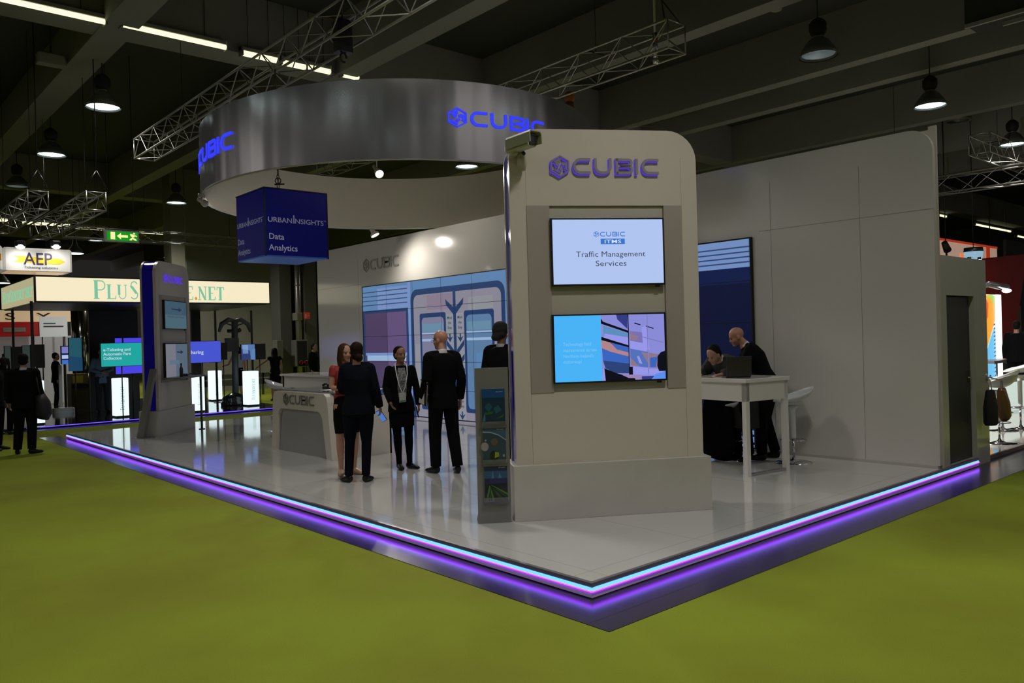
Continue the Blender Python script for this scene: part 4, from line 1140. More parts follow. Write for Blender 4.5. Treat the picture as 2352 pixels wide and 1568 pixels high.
# =================================================================== HALL LAMPS
def pendant(label, p, on, watts=K_LAMP, cord=True):
    x, y, z = p
    t = thing('pendant_lamp', label, 'pendant lamp', (x, y, z), 0, 'hall pendant lamps')
    R_ = .325
    m = MB(); m.lathe([(R_, 0), (R_ + .012, .005), (R_ * .86, .13), (R_ * .55, .27), (R_ * .30, .34), (.09, .37), (.08, .37), (R_ * .50, .26), (R_ * .80, .13), (R_ - .015, .01)], (x, y, z), 28, caps=False)
    m.build('shade', mat('grey lamp shade', (.17, .18, .17), .35, .4), t)
    m = MB(); m.lathe([(.09, .36), (.13, .40), (.15, .46), (.15, .58), (.10, .64), (.04, .68)], (x, y, z), 14); m.build('ballast_housing', M_blackm, t)
    m = MB(); m.tube((x, y, z + .66), (x, y, 8.7), .012, n=6); m.build('stem', M_blackm, t)
    if on:
        m = MB(); m.lathe([(0, .055), (R_ * .9, .05), (R_ * .93, .04), (0, .035)], (x, y, z), 28); m.build('diffuser', glow('cool lamp light', (.80, 1.0, .98), 5.), t)
        light('lamp_light', 'SPOT', (x, y, z - .02), watts, (1.0, .96, .88), t, .25, (x, y, 0), 150, .8)
    else:
        m = MB(); m.lathe([(0, .10), (R_ * .5, .12), (R_ * .84, .11), (R_ * .86, .04), (R_ * .82, .05), (0, .09)], (x, y, z), 28); m.build('reflector', mat('grey reflector', (.30, .34, .35), .2, .6, emit=rgb(90, 105, 110), es=.45), t)  # lamp is off: emission paints in the light its reflector would catch
    return t
LP = [((237, 248), 1, 'lit pendant lamp high at the left, nearest to the tubes'), ((118, 357), 1, 'lit pendant lamp at the far left above the arrow banner'), ((405, 467), 1, 'lit pendant lamp left of the blue cube'),
      ((40, 430), 0, 'unlit dark pendant lamp at the far left edge'), ((1072, 384), 1, 'lit pendant lamp seen through the ring'), ((221, 553), 1, 'small lit pendant lamp left of the green exit sign'), ((975, 523), 1, 'small lit pendant lamp between ring rim and wall top'),
      ((1880, 130), 0, 'unlit pendant lamp with a grey reflector at upper right'), ((2137, 245), 1, 'lit pendant lamp above the right end of the wall'), ((2326, 333), 1, 'lit pendant lamp over the right-hand trusses')]
for (px, py), on, lb in LP:
    p = atz(px, py, 6.6); pendant(lb, (p.x, p.y, 6.6), on, K_LAMP * (3.2 if (p.y > 20 and p.x > 4) else 1.))
for q_, lb in (((710, 661), 'tiny lit pendant lamp between the grey columns'), ((172, 582), 'tiny lit pendant lamp just right of the arrow banner'), ((395, 592), 'tiny lit pendant lamp beside the cream column'), ((5, 650), 'tiny lit pendant lamp above the canopy at the left edge')):
    p = atz(*q_, 4.6) if q_[1] > 600 else atz(*q_, 5.2); 
    t = thing('pendant_lamp', lb, 'pendant lamp', p, 0, 'hall pendant lamps')
    m = MB(); m.lathe([(.3, 0), (.26, .1), (.1, .3), (.05, .5), (0, .5)], p, 16); m.build('shade', MATS['grey lamp shade'], t)
    m = MB(); m.tube(p + Vector((0, 0, .45)), (p.x, p.y, 8.7), .01, n=5); m.build('stem', M_blackm, t)
    m = MB(); m.lathe([(0, -.01), (.28, -.005), (.28, .01), (0, .01)], p, 16); m.build('diffuser', MATS['cool lamp light'], t)
# the same grid of lamps behind and above the viewer
for x, y in ((-4.2, 8.7), (-4.2, 3.4), (.8, 3.4), (.8, -1.7), (5.6, -1.7), (-4.2, -1.7)):
    pendant('lit pendant lamp of the hall grid above the picture', (x, y, 6.6), 1, K_LAMP * {(-4.2, 8.7): .55, (-4.2, 3.4): .6, (.8, 3.4): 1.1, (.8, -1.7): 1.5, (5.6, -1.7): .3, (-4.2, -1.7): .9}[(x, y)])

# fluorescent tubes along the cross beam
def batten(label, x0, x1, y, z, w=.07):
    t = thing('tube_light', label, 'tube light', ((x0 + x1) / 2, y, z), 0, 'fluorescent tubes on the beam')
    m = MB(); m.box(x0 - .03, x1 + .03, y - .04, y + .10, z + .05, z + .12); m.build('housing', M_beam, t)
    m = MB(); m.tube((x0, y - .01, z), (x1, y - .01, z), w, n=10); m.build('tube', glow('warm tube', (.88, .86, .50), 1.6), t)
    for xe in (x0 - .03, x1):
        m = MB(); m.box(xe, xe + .03, y - .08, y + .10, z - .06, z + .12); m.build('end_cap', M_beam, t)
    for f in (.2, .8):
        xh = x0 + (x1 - x0) * f; m = MB(); m.tube((xh, y + .05, z + .1), (xh, y + .05, 8.7), .006, n=5); m.build('hanger', M_blackm, t)
    return t
for i, (a, b) in enumerate([((-40, -4), (240, 44)), ((280, 58), (518, 108)), ((556, 121), (636, 140)), ((646, 143), (700, 155)), ((703, 154), (757, 165)), ((785, 173), (822, 177))]):
    p, q = aty(a[0], a[1], 11.52), aty(b[0], b[1], 11.52)
    batten(['tube light at the top left corner of the hall', 'long tube light left of the truss', 'tube light just left of the truss', 'tube light seen through the truss', 'tube light right of the truss', 'short tube light right above the ring top'][i], p.x, q.x, 11.52, (p.z + q.z) / 2 - .0, .045 if i < 2 else .055)
for i, (a, b) in enumerate([((-30, 504), (18, 506)), ((50, 510), (160, 519)), ((172, 521), (240, 527)), ((318, 531), (395, 538)), ((2150, 492), (2172, 498)), ((2238, 512), (2320, 534)), ((2334, 540), (2400, 556))]):
    y = 28.55 if i < 4 else atz(a[0], a[1], 7.4).y
    p, q = aty(a[0], a[1], y), aty(b[0], b[1], y)
    batten(['far tube light at the left edge', 'far tube light above the arrow banner', 'far tube light left of the exit sign', 'far tube light right of the exit sign', 'far tube light beside the wall end', 'far tube light below the right trusses', 'far tube light at the right edge'][i], p.x, q.x, y, (p.z + q.z) / 2, .05)

# round ceiling vents and smaller ceiling fittings
def vent(label, px, py, z, R_):
    p = atz(px, py, z)
    t = thing('ceiling_vent', label, 'ceiling vent', p, 0, 'round ceiling vents')
    m = MB(); m.lathe([(R_ * .8, .02), (R_ * .86, 0), (R_, .0), (R_, .06), (R_ * .75, .3), (R_ * .7, .3)], p, 30, caps=False); m.build('rim', mat('grey vent metal', (.20, .20, .18), .4, .4), t)
    m = MB(); m.lathe([(.0, .12), (R_ * .2, .12), (R_ * .24, .02), (R_ * .1, .0), (0, .0)], p, 20); m.build('core', mat('cream vent core', (.25, .24, .17), .6), t)
    m = MB()
    for f in (.4, .55, .7): m.lathe([(R_ * f, .16), (R_ * (f + .08), .10)], p, 24, caps=False)
    m.build('louvre', mat('grey vent metal'), t)
    m = MB(); m.tube(p + Vector((0, 0, .3)), (p.x, p.y, 8.7), R_ * .72, n=20); m.build('duct', M_ceil, t)
vent('round ceiling vent at the top, right of the near truss', 1632, 24, 8.0, .40)
vent('round ceiling vent above the right end of the wall', 2200, 279, 8.0, .38)
p = atz(1783, 24, 7.9); t = thing('ceiling_detector', 'small round fitting beside a beam at the top right', 'detector', p)
m = MB(); m.lathe([(0, 0), (.1, .0), (.12, .05), (.12, .2), (.0, .2)], p, 16); m.build('body', mat('cream vent core'), t); m = MB(); m.tube(p + Vector((0, 0, .2)), (p.x, p.y, 8.7), .02); m.build('stem', M_ceil, t)
p = atz(345 / 2.936, 440 / 2.936, 7.4); t = thing('ceiling_floodlight', 'dark box floodlight under the ceiling at the upper left', 'floodlight', p)
m = MB(); m.rbox(p.x - .25, p.x + .25, p.y - .12, p.y + .12, p.z, p.z + .22, .03); m.build('housing', M_beam, t); m = MB(); m.tube(p + Vector((0, 0, .2)), (p.x, p.y, 8.7), .02); m.build('stem', M_ceil, t)
# big duct at the top right
a_ = atz(2216, 64, 7.3)
t = thing('ventilation_duct', 'large dark duct with pale lower edges at the top right', 'duct', (a_.x, a_.y - 2, 7.3))
m = MB(); m.box(a_.x, a_.x + .7, -3, a_.y, 7.35, 8.2); m.build('duct_body', M_ceil, t)
m = MB(); m.box(a_.x - .03, a_.x + .03, -3, a_.y, 7.28, 7.35); m.box(a_.x + .4, a_.x + .46, -3, a_.y - .5, 7.28, 7.35); m.build('rail', mat('pale rail', (.35, .36, .33), .5), t)
m = MB(); m.tube((a_.x + .1, a_.y - .1, 8.2), (a_.x + .1, a_.y - .1, 8.7), .02); m.tube((a_.x + .6, a_.y - .1, 8.2), (a_.x + .6, a_.y - .1, 8.7), .02); m.build('hanger', M_ceil, t)

# =================================================================== NEIGHBOURING STAND WITH THE LIT CANOPY
YP = 16.65
def rect_y(px0, py0, px1, py1, y):
    a = aty(px0, (py0 + py1) / 2, y); b = aty(px1, (py0 + py1) / 2, y); c = aty((px0 + px1) / 2, py0, y); d = aty((px0 + px1) / 2, py1, y)
    return a.x, b.x, d.z, c.z
xc0, xc1 = aty(80, 660, YP).x, aty(618, 670, YP).x
zc0, zc1 = 2.885, 3.425
yr = atx(3, 681, xc0).y
t = thing('canopy_lightbox', 'glowing cream canopy with green serif writing over the black stand at the left', 'lightbox sign', ((xc0 + xc1) / 2, (YP + yr) / 2, zc0))
G_can = glow('cream light', rgb(246, 234, 198), 1.0)
m = MB(); m.box(xc0, xc1, YP, YP + .06, zc0, zc1); m.build('front_panel', G_can, t)
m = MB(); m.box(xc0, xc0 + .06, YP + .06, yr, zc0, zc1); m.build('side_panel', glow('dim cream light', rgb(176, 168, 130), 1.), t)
m = MB(); m.box(xc1 - .06, xc1, YP + .06, yr, zc0, zc1); m.build('side_panel', glow('dim cream light', (0, 0, 0)), t)
m = MB(); m.box(xc0 - .02, xc1 + .02, YP - .02, yr, zc1, zc1 + .035); m.box(xc0 + .06, xc1 - .06, YP + .06, yr, zc0 - .04, zc0 + .02); m.box(xc0 - .02, xc0 + .02, YP - .02, YP + .02, zc0, zc1); m.box(xc0 - .02, xc1 + .02, YP - .02, YP + .02, zc0 - .03, zc0)
m.build('frame', M_black, t)
M_sg = glow('green serif light', rgb(122, 194, 158), 1.); M_or = glow('orange dot light', rgb(226, 150, 50), 1.)
ln, wl = serif_line('PluService.net')
ax, bx = aty(216, 670, YP).x, aty(517, 680, YP).x; k = (bx - ax) / wl
def serif_put(F_, k, kz, mname, par, dep=.008):
    ms = MB()
    for kind_, P in ln:
        put_polys(ms, P, lambda x, y, d: F_ @ Vector((x * k, y * kz, d)), M_or if (kind_ == 'dot' and mname is None) else (MATS[mname] if mname else M_sg), dep)
    return ms.build('lettering', None, par)
serif_put(frame((ax, YP - .002, zc0 + .06), (1, 0, 0), (0, 0, 1)), k, .44, None, t)
serif_put(frame((xc0 - .002, yr - .25, zc0 + .12), (0, -1, 0), (0, 0, 1)), (yr - YP - .5) / wl, .30, None, t)
t = thing('exhibition_platform', 'low black gloss platform with a blue lit edge under the cream canopy', 'platform', (2, 19, 0))
m = MB(); m.box(-3.0, 6.25, YP + .42, 25.5, .0, .06); m.build('floor_tiles', M_plus, t)
m = MB(); m.box(-3.0, 6.25, YP + .4, YP + .42, .004, .06); m.build('fascia', M_black, t)
m = MB(); m.box(-.2, 2.6, YP + .385, YP + .40, .04, .055); m.box(3.2, 6.25, YP + .385, YP + .40, .04, .055); m.build('light_strip', glow('blue violet strip', (.12, .06, 1.0), 2.2), t)
m = MB(); m.box(-3.0, 6.3, YP, YP + .40, .001, .006)
struct(m.build('trim_30', M_strip))
for px, y, lb in ((75, YP + .12, 'front left post under the canopy corner'), (31, yr - .25, 'rear left post of the canopy'), (496, 20.6, 'rear post of the canopy, left of the mast'), (579, 20.9, 'right post of the canopy')):
    p = aty(px, 800, y); m = MB(); m.box(p.x - .026, p.x + .026, y - .026, y + .026, .06, zc0)
    m.box(p.x - .08, p.x + .08, y - .08, y + .08, .06, .075)
    o = m.build('canopy_post', M_black); tag(o, 'thin black ' + lb, 'post', 'canopy posts')
# black back walls
for (p0, p1, y, lb) in ((205, 318, 20.8, 'tall black back wall behind the turquoise screen'), (440, 462, 20.5, 'tall black panel right of the far tower')):
    a, b = aty(p0, 800, y).x, aty(p1, 800, y).x
    m = MB(); m.box(a, b, y, y + .08, .06, zc0); m.box(a, a + .04, y - .02, y, .06, zc0)
    tag(m.build('back_wall', M_black), lb, 'wall panel')
# lit pedestals
def pedestal(label, px0, px1, pyt, pyb, text='', dim=False):
    p = atz((px0 + px1) / 2, pyb, .06); dd = (p - CAM).dot(RC @ Vector((0, 0, -1)))
    wd = (px1 - px0) * dd / FPX / 1.02; h = (pyb - pyt) * dd / FPX
    t = thing('lit_pedestal', label, 'pedestal', (p.x, p.y, .06), 0, 'glowing pedestals')
    a = wd * .74; g_ = glow('pedestal light', (.80, .98, 1.0), 1.15)
    m = MB(); m.rbox(p.x - a / 2, p.x + a / 2, p.y - a / 2 + a / 2, p.y + a, .10, .06 + h, .012); m.build('light_box', g_, t)
    m = MB(); m.box(p.x - a / 2 + .02, p.x + a / 2 - .02, p.y + .02, p.y + a - .02, .0601, .10); m.build('plinth', M_black, t)
    M = frame((p.x + .05, p.y - .002, .25), (0, 0, 1), (-1, 0, 0))
    ms = MB()
    k2 = (h - .4) / wl
    for kind_, P in ln: put_polys(ms, P, lambda x, y, d: M @ Vector((x * k2, y * k2 * 1.6, d)), glow('pale teal print', rgb(120, 160, 156), 1.), 0)
    ms.build('lettering', None, t)
    return t
pedestal('glowing pedestal in front of the man in the blue shirt', 262, 302, 868, 958)
pedestal('glowing pedestal just right of the far tower, behind the thin shelf leg', 443, 476, 862, 946)
pedestal('glowing pedestal left of the grey mast', 483, 516, 851, 920)
pedestal('glowing pedestal right of the grey mast', 564, 602, 852, 932)
pedestal('glowing pedestal behind the man with the bag, at the left', 76, 107, 874, 975)
# flat screens on this stand
def bg_screen(label, r, y, gm, text=None, extra=None, depth=.06, grp=None):
    x0, x1, z0, z1 = rect_y(*r, y)
    t = thing('monitor', label, 'monitor', ((x0 + x1) / 2, y, z0), 0, grp)
    m = MB(); m.box(x0, x1, y, y + depth, z0, z1); m.build('housing', M_black, t)
    m = MB(); m.use(gm); m.quad((x0 + .01, y - .002, z0 + .01), (x1 - .01, y - .002, z0 + .01), (x1 - .01, y - .002, z1 - .01), (x0 + .01, y - .002, z1 - .01))
    if text:
        for s_, x, z, h in text: put_text(m, s_, h * (z1 - z0), Matrix.Translation((x0 + x * (x1 - x0), y - .004, z0 + z * (z1 - z0))) @ Matrix.Rotation(pi / 2, 4, 'X'), g('screen lettering', 196, 214, 226), .02, 'LEFT')
    for e_ in (extra or []):
        m.use(e_[0]); m.add([(x0 + c[0] * (x1 - x0), y - .004, z0 + c[1] * (z1 - z0)) for c in e_[1]], [tuple(range(len(e_[1])))])
    m.build('screen', None, t)
    m = MB(); m.tube(((x0 + x1) / 2, y + depth + .03, .06), ((x0 + x1) / 2, y + depth + .03, (z0 + z1) / 2), .014, n=8); m.box((x0 + x1) / 2 - .1, (x0 + x1) / 2 + .1, y + depth, y + depth + .05, (z0 + z1) / 2 - .1, (z0 + z1) / 2 + .1); m.build('stand', M_black, t)
    return t
bg_screen('turquoise screen reading e-Ticketing and Automatic Fare Collection', (231, 787, 330, 841), 17.6, g('turquoise', 30, 164, 158), [('e-Ticketing and', .06, .66, .12), ('Automatic Fare', .06, .48, .12), ('Collection', .06, .30, .12)])
bg_screen('violet-blue screen behind the turquoise one', (264, 775, 345, 858), 19.2, g('violet blue', 74, 66, 226), None, [(g('dark gap', 10, 10, 40), [(.2, .8), (.25, .8), (.25, 1), (.2, 1)])])
bg_screen('blue screen with white lettering right of the far tower', (425, 783, 508, 833), 17.6, g('royal blue', 70, 84, 206), [('sharing', .10, .42, .16)])
bg_screen('pale blue screen with a road picture right of the mast', (554, 790, 586, 826), 18.5, g('pale road', 84, 116, 170), None, [(g('road dark', 44, 60, 110), [(0, 0), (.7, 0), (.6, .6), (0, .7)]), (g('road mid', 90, 128, 176), [(.6, 0), (1, 0), (1, .7), (.8, .65)]), (g('road box', 118, 150, 196), [(.1, .4), (.5, .4), (.5, .95), (.1, .95)])])
bg_screen('black edge of a switched-off monitor right of the pale blue screen', (588, 789, 610, 825), 18.6, M_black)
bg_screen('black monitor back between the blue screen and the mast', (509, 787, 522, 826), 18.0, M_black)
bg_screen('teal poster screen at the left beside the dark doorway', (158, 775, 189, 852), 19.0, g('poster teal', 36, 82, 96), None, [(g('poster blue', 28, 66, 96), [(0, 0), (1, 0), (1, .4), (0, .45)])])
bg_screen('small white and blue info screen at the left', (140, 794, 160, 836), 21.5, g('info navy', 24, 30, 70), None, [(g('info white', 170, 190, 230), [(.1, .3), (.9, .3), (.9, .5), (.1, .5)]), (g('info lilac', 120, 120, 190), [(.1, .6), (.9, .6), (.9, .95), (.1, .95)]), (g('info blue', 60, 110, 200), [(.1, .0), (.9, .0), (.9, .22), (.1, .22)])])
for r, lb in (((10, 794, 26, 850), 'slim grey-green monitor at the far left edge'), ((27, 796, 50, 850), 'black monitor above the man with the bag'), ((51, 793, 70, 850), 'grey-green monitor face above the man with the bag'), ((70, 791, 103, 845), 'wide black monitor left of the white wall')):
    bg_screen(lb, r, 18.2, g('grey green', 46, 56, 54) if 'grey' in lb else M_black)
# grey mast with drooping arms on a black round base
mb_ = atz(538, 930, .06); ym = mb_.y
def mp(px, py): return aty(px, py, ym)
t = thing('display_mast', 'grey mast with two drooping arms on a round black base', 'mast', mb_)
M_mast = mat('blue grey mast', (.07, .085, .10), .4)
m = MB(); m.path([mp(541, 905), mp(539, 735)], .09, 10); m.build('pole', M_mast, t)
for s_ in (-1, 1):
    m = MB(); m.path([mp(539, 737), mp(539 + s_ * 14, 734), mp(539 + s_ * 30, 744), mp(539 + s_ * 36, 762)], [.05, .07, .07, .04], 8); m.path([mp(539 + s_ * 3, 748), mp(539 + s_ * 22, 742), mp(539 + s_ * 32, 752)], .02, 6); m.build('arm', M_mast, t)
m = MB(); m.tube(mp(523, 760), mp(551, 759), .05, n=8); m.ell(mp(549, 758), .07); m.build('crossbar', M_black, t)
x0, x1, z0, z1 = rect_y(519, 776, 545, 807, ym); m = MB(); m.box(x0, x1, ym - .12, ym + .1, z0, z1); m.build('control_box', mat('grey control box', (.07, .07, .075), .4), t)
m = MB(); m.lathe([(.36, 0), (.37, .08), (.30, .14), (.33, .2), (.28, .27), (.14, .34), (.1, .36), (0, .36)], (mb_.x, mb_.y, .06), 28); m.build('base', mat('black glossy base', (.012, .013, .014), .15), t)

# red and white stand far left
yb_ = 27.0
def panel(name, label, cat, r, y, mt, depth=.1, extra=None):
    x0, x1, z0, z1 = rect_y(*r, y); z0 = max(z0, .001)
    t = thing(name, label, cat, ((x0 + x1) / 2, y, z0))
    m = MB(); m.box(x0, x1, y, y + depth, z0, z1); m.build('board', mt, t)
    if z0 > .3:
        up_ = name == 'canopy_board'
        for f in (.08, .9):
            xh = x0 + (x1 - x0) * f; m = MB(); m.tube((xh, y + depth * .5, z1 - .1 if up_ else z0 + .1), (xh, y + depth * .5, 8.7 if up_ else 0), .02, n=6); m.build('support', M_blackm, t)
    for nm, mt2, (a, b, c, d) in (extra or []):
        m = MB(); m.box(x0 + a * (x1 - x0), x0 + b * (x1 - x0), y - .02, y, z0 + c * (z1 - z0), z0 + d * (z1 - z0)); m.build(nm, mt2, t)
    return t, (x0, x1, z0, z1)
panel('partition_wall', 'pale grey partition wall low at the far left', 'wall', (-30, 772, 166, 935), yb_, mat('grey lit panel', (.55, .54, .56), .5, emit=rgb(92, 90, 92), es=.45))
panel('fascia_board', 'dark red fascia board with a pale slot at the far left', 'fascia', (-30, 739, 89, 772), yb_ - .3, mat('dark red board', (.30, .01, .01), .5, emit=rgb(110, 8, 8), es=.5), .1, [('pale_slot', mat('slot grey', (.3, .3, .26), .6), (.3, .74, .3, .6))])
t, (x0, x1, z0, z1) = panel('fascia_board', 'cream fascia board with dark letters at the far left, above the red board', 'fascia', (-30, 712, 163, 739), yb_ - .3, mat('cream lit board', (.6, .5, .38), .5, emit=rgb(190, 160, 120), es=.6))
m = MB(); put_text(m, 'S   Y', .22, Matrix.Translation(aty(10, 734, yb_ - .33)) @ Matrix.Rotation(pi / 2, 4, 'X'), M_black, .01, 'LEFT', sx=2.2); m.build('lettering', None, t)
t, (x0, x1, z0, z1) = panel('sign_board', 'white sign board with two thin text lines at the far left', 'sign', (92, 727, 155, 773), yb_ - .8, mat('white lit board', (.6, .6, .6), .5, emit=rgb(150, 152, 150), es=.7))
m = MB(); m.use(mat('thin teal line', rgb(60, 120, 110))); m.box(x0 + .1, x0 + .45, yb_ - .81, yb_ - .80, z0 + .42, z0 + .46); m.use(mat('thin mauve line', rgb(90, 70, 90))); m.box(x0 + .1, x1 - .12, yb_ - .81, yb_ - .80, z0 + .32, z0 + .36); m.build('lettering', None, t)
panel('display_cabinet', 'brown and yellow cabinet left of the black back wall', 'cabinet', (164, 858, 203, 942), 22.5, mat('brown cabinet', (.10, .08, .02), .6), .5, [('drawer', mat('yellow front', (.35, .28, .03), .5), (.1, .7, .75, .95)), ('drawer', M_black, (0, 1, .6, .72))])
x0, x1, z0, z1 = rect_y(136, 838, 143, 935, 21.0); t = thing('information_post', 'white slim post on a flat foot at the left', 'post', (x0, 21, 0)); m = MB(); m.box(x0, x1, 21, 21.06, z0, z1); m.build('pole', M_white, t); m = MB(); m.rbox(x0 - .15, x0 + .35, 20.9, 21.2, .06, .2, .02); m.build('foot', M_white, t)
x0, x1, z0, z1 = rect_y(163, 705, 205, 775, 24); m = MB(); m.tube(((x0 + x1) / 2, 24, 0), ((x0 + x1) / 2, 24, 3.6), (x1 - x0) / 2, n=24); tag(m.build('mirrored_column', mat('mirror steel', (.3, .28, .24), .12, 1.)), 'round mirrored column behind the teal poster screen', 'column')

# arrow banner sign
ya = 15.5
x0, x1, z0, z1 = rect_y(8, 570, 166, 622, ya)
t = thing('hanging_banner', 'white hanging box banner reading AEP over a yellow arrow', 'banner', ((x0 + x1) / 2, ya, z0))
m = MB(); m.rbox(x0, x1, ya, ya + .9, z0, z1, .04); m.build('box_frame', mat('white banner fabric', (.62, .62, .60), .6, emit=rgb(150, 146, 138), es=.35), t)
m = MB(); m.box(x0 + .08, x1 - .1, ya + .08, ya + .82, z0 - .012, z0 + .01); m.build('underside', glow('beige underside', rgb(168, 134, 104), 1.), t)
def F2(x, y, d=0): return Vector((x0 + x * (x1 - x0), ya - .004 - d, z0 + y * (z1 - z0)))
m = MB(); m.use(mat('yellow print', rgb(226, 196, 40), .5)); m.add([F2(*p) for p in [(.14, .36), (.80, .30), (.89, .44), (.80, .58), (.14, .64), (.22, .50)]], [(0, 1, 2, 5), (5, 2, 3, 4)]); m.build('yellow_arrow', None, t)
m = MB(); put_text(m, 'AEP', .30 * 1.0 * (z1 - z0) * 1.75, Matrix.Translation(F2(.49, .27, .004)) @ Matrix.Rotation(pi / 2, 4, 'X'), mat('navy print', rgb(40, 34, 84)), .012, width=(x1 - x0) * .42); m.build('lettering', None, t)
m = MB(); put_text(m, 'Ticketing solutions', .085 * (z1 - z0) * 1.2, Matrix.Translation(F2(.53, .10, .004)) @ Matrix.Rotation(pi / 2, 4, 'X'), mat('navy print'), .01, width=(x1 - x0) * .50); m.build('lettering', None, t)
for px, lb in ((46, 'glaring spotlight over the left of the arrow banner'), (128, 'glaring spotlight over the right of the arrow banner')):
    q = aty(px, 566, ya - .35)
    t = thing('spotlight', lb, 'spotlight', q, 0, 'banner spotlights')
    m = MB(); m.rbox(q.x - .09, q.x + .09, q.y - .06, q.y + .08, q.z, q.z + .12, .02); m.build('housing', M_black, t)
    m = MB(); m.ell(q + Vector((0, -.03, -.0)), (.085, .04, .055)); m.build('lens', glow('hot lens', (0, 0, 0)), t)
    m = MB(); m.tube(q + Vector((0, .05, .1)), (q.x, ya + .2, z1), .012); m.build('arm', M_black, t)
    light('beam', 'SPOT', q + Vector((0, -.05, -.05)), 26, (1, .95, .88), t, .05, F2(.5 if px < 0 else (px - 8) / 158, .2), 110, 1)
q = aty(-2, 575, ya - .3)
x2, x3, _, _ = rect_y(-60, 570, 4, 622, ya)
t = thing('hanging_banner', 'neighbouring white box banner cut by the left picture edge', 'banner', (x2, ya - .1, z0))
m = MB(); m.rbox(x2, x3, ya - .1, ya + .8, z0, z1 + .02, .04); m.build('box_frame', MATS['white banner fabric'], t)
m = MB(); m.box(x3 - .3, x3 - .02, ya - .106, ya - .1, z0 + .18, z0 + .32); m.build('orange_stripe', mat('orange print', rgb(226, 160, 50)), t)

# exit sign
ye = 16.4
x0, x1, z0, z1 = rect_y(241, 529, 320, 556, ye)
t = thing('exit_sign', 'green lit emergency exit sign with an arrow and running man', 'exit sign', ((x0 + x1) / 2, ye, z0))
m = MB(); m.rbox(x0, x1, ye, ye + .12, z0, z1, .01); m.build('housing', mat('grey sign housing', (.25, .25, .24), .5), t)
def F3(x, y, d=0): return Vector((x0 + x * (x1 - x0), ye - .004 - d * .002, z0 + y * (z1 - z0)))
Gg = glow('exit green', rgb(14, 150, 24), 1.); Gc = glow('exit cream', rgb(252, 226, 160), 1.15)
m = MB(); m.use(Gg); m.add([F3(.06, .12), F3(.95, .12), F3(.95, .88), F3(.06, .88)], [(0, 1, 2, 3)])
m.use(Gc)
for P in ([(.16, .2), (.29, .2), (.29, .82), (.16, .82)], [(.34, .5), (.46, .78), (.46, .6), (.66, .6), (.66, .4), (.46, .4), (.46, .22)],
          [(.72, .74), (.80, .72), (.86, .5), (.80, .42), (.74, .55)], [(.80, .45), (.90, .3), (.92, .18), (.86, .2), (.76, .38)], [(.76, .42), (.70, .22), (.76, .18), (.82, .4)], [(.80, .7), (.92, .6), (.94, .52), (.84, .56)], circ(.845, .78, .03, 2.2)):
    m.add([F3(*p, 1) for p in P], [tuple(range(len(P)))])
m.build('pictogram', None, t)
m = MB(); m.tube((x0 + .1, ye + .06, z1), (x0 + .1, ye + .06, 8.7), .008, n=5); m.tube((x1 - .1, ye + .06, z1), (x1 - .1, ye + .06, 8.7), .008, n=5); m.build('suspension', M_black, t)

# trusses over the left neighbours
for (n0, n1, zt, s_, lb) in (((88, 480), (0, 548), 4.6, .36, 'dull aluminium truss at the far left behind the arrow banner'), ((222, 482), (112, 562), 4.6, .36, 'dull aluminium truss between the arrow banner and the exit sign')):
    a = atz(*n0, zt); b = atz(*n1, zt)
    truss('lighting_truss', lb, 'truss', (a.x, a.y, zt), (a.x, b.y - 1.0, zt), s_, 'trusses over the left neighbours', mt=M_aludark, seg=.5)
a = atz(240, 520, 4.7); truss('lighting_truss', 'dark truss running across behind the exit sign', 'truss', (a.x, a.y + 4, 4.9), (a.x + 5.5, a.y + 4, 4.9), .3, None, mt=M_aludark, seg=.5)
for (px, zt) in ((88, 5.0), (222, 5.0)):
    a = atz(px - 8, 478, 4.6); t = thing('wire_sling', 'dark hanging bridle of the truss ' + ('at the far left' if px < 100 else 'left of the exit sign'), 'sling', (a.x, a.y, 5.0))
    m = MB()
    for s_ in (-.18, .18): m.tube((a.x + s_, a.y - .3, 4.98), (a.x, a.y - .3, 5.3), .012, n=5)
    m.tube((a.x, a.y - .3, 5.3), (a.x, a.y - .3, 8.7), .012, n=5); m.build('cable', M_black, t)

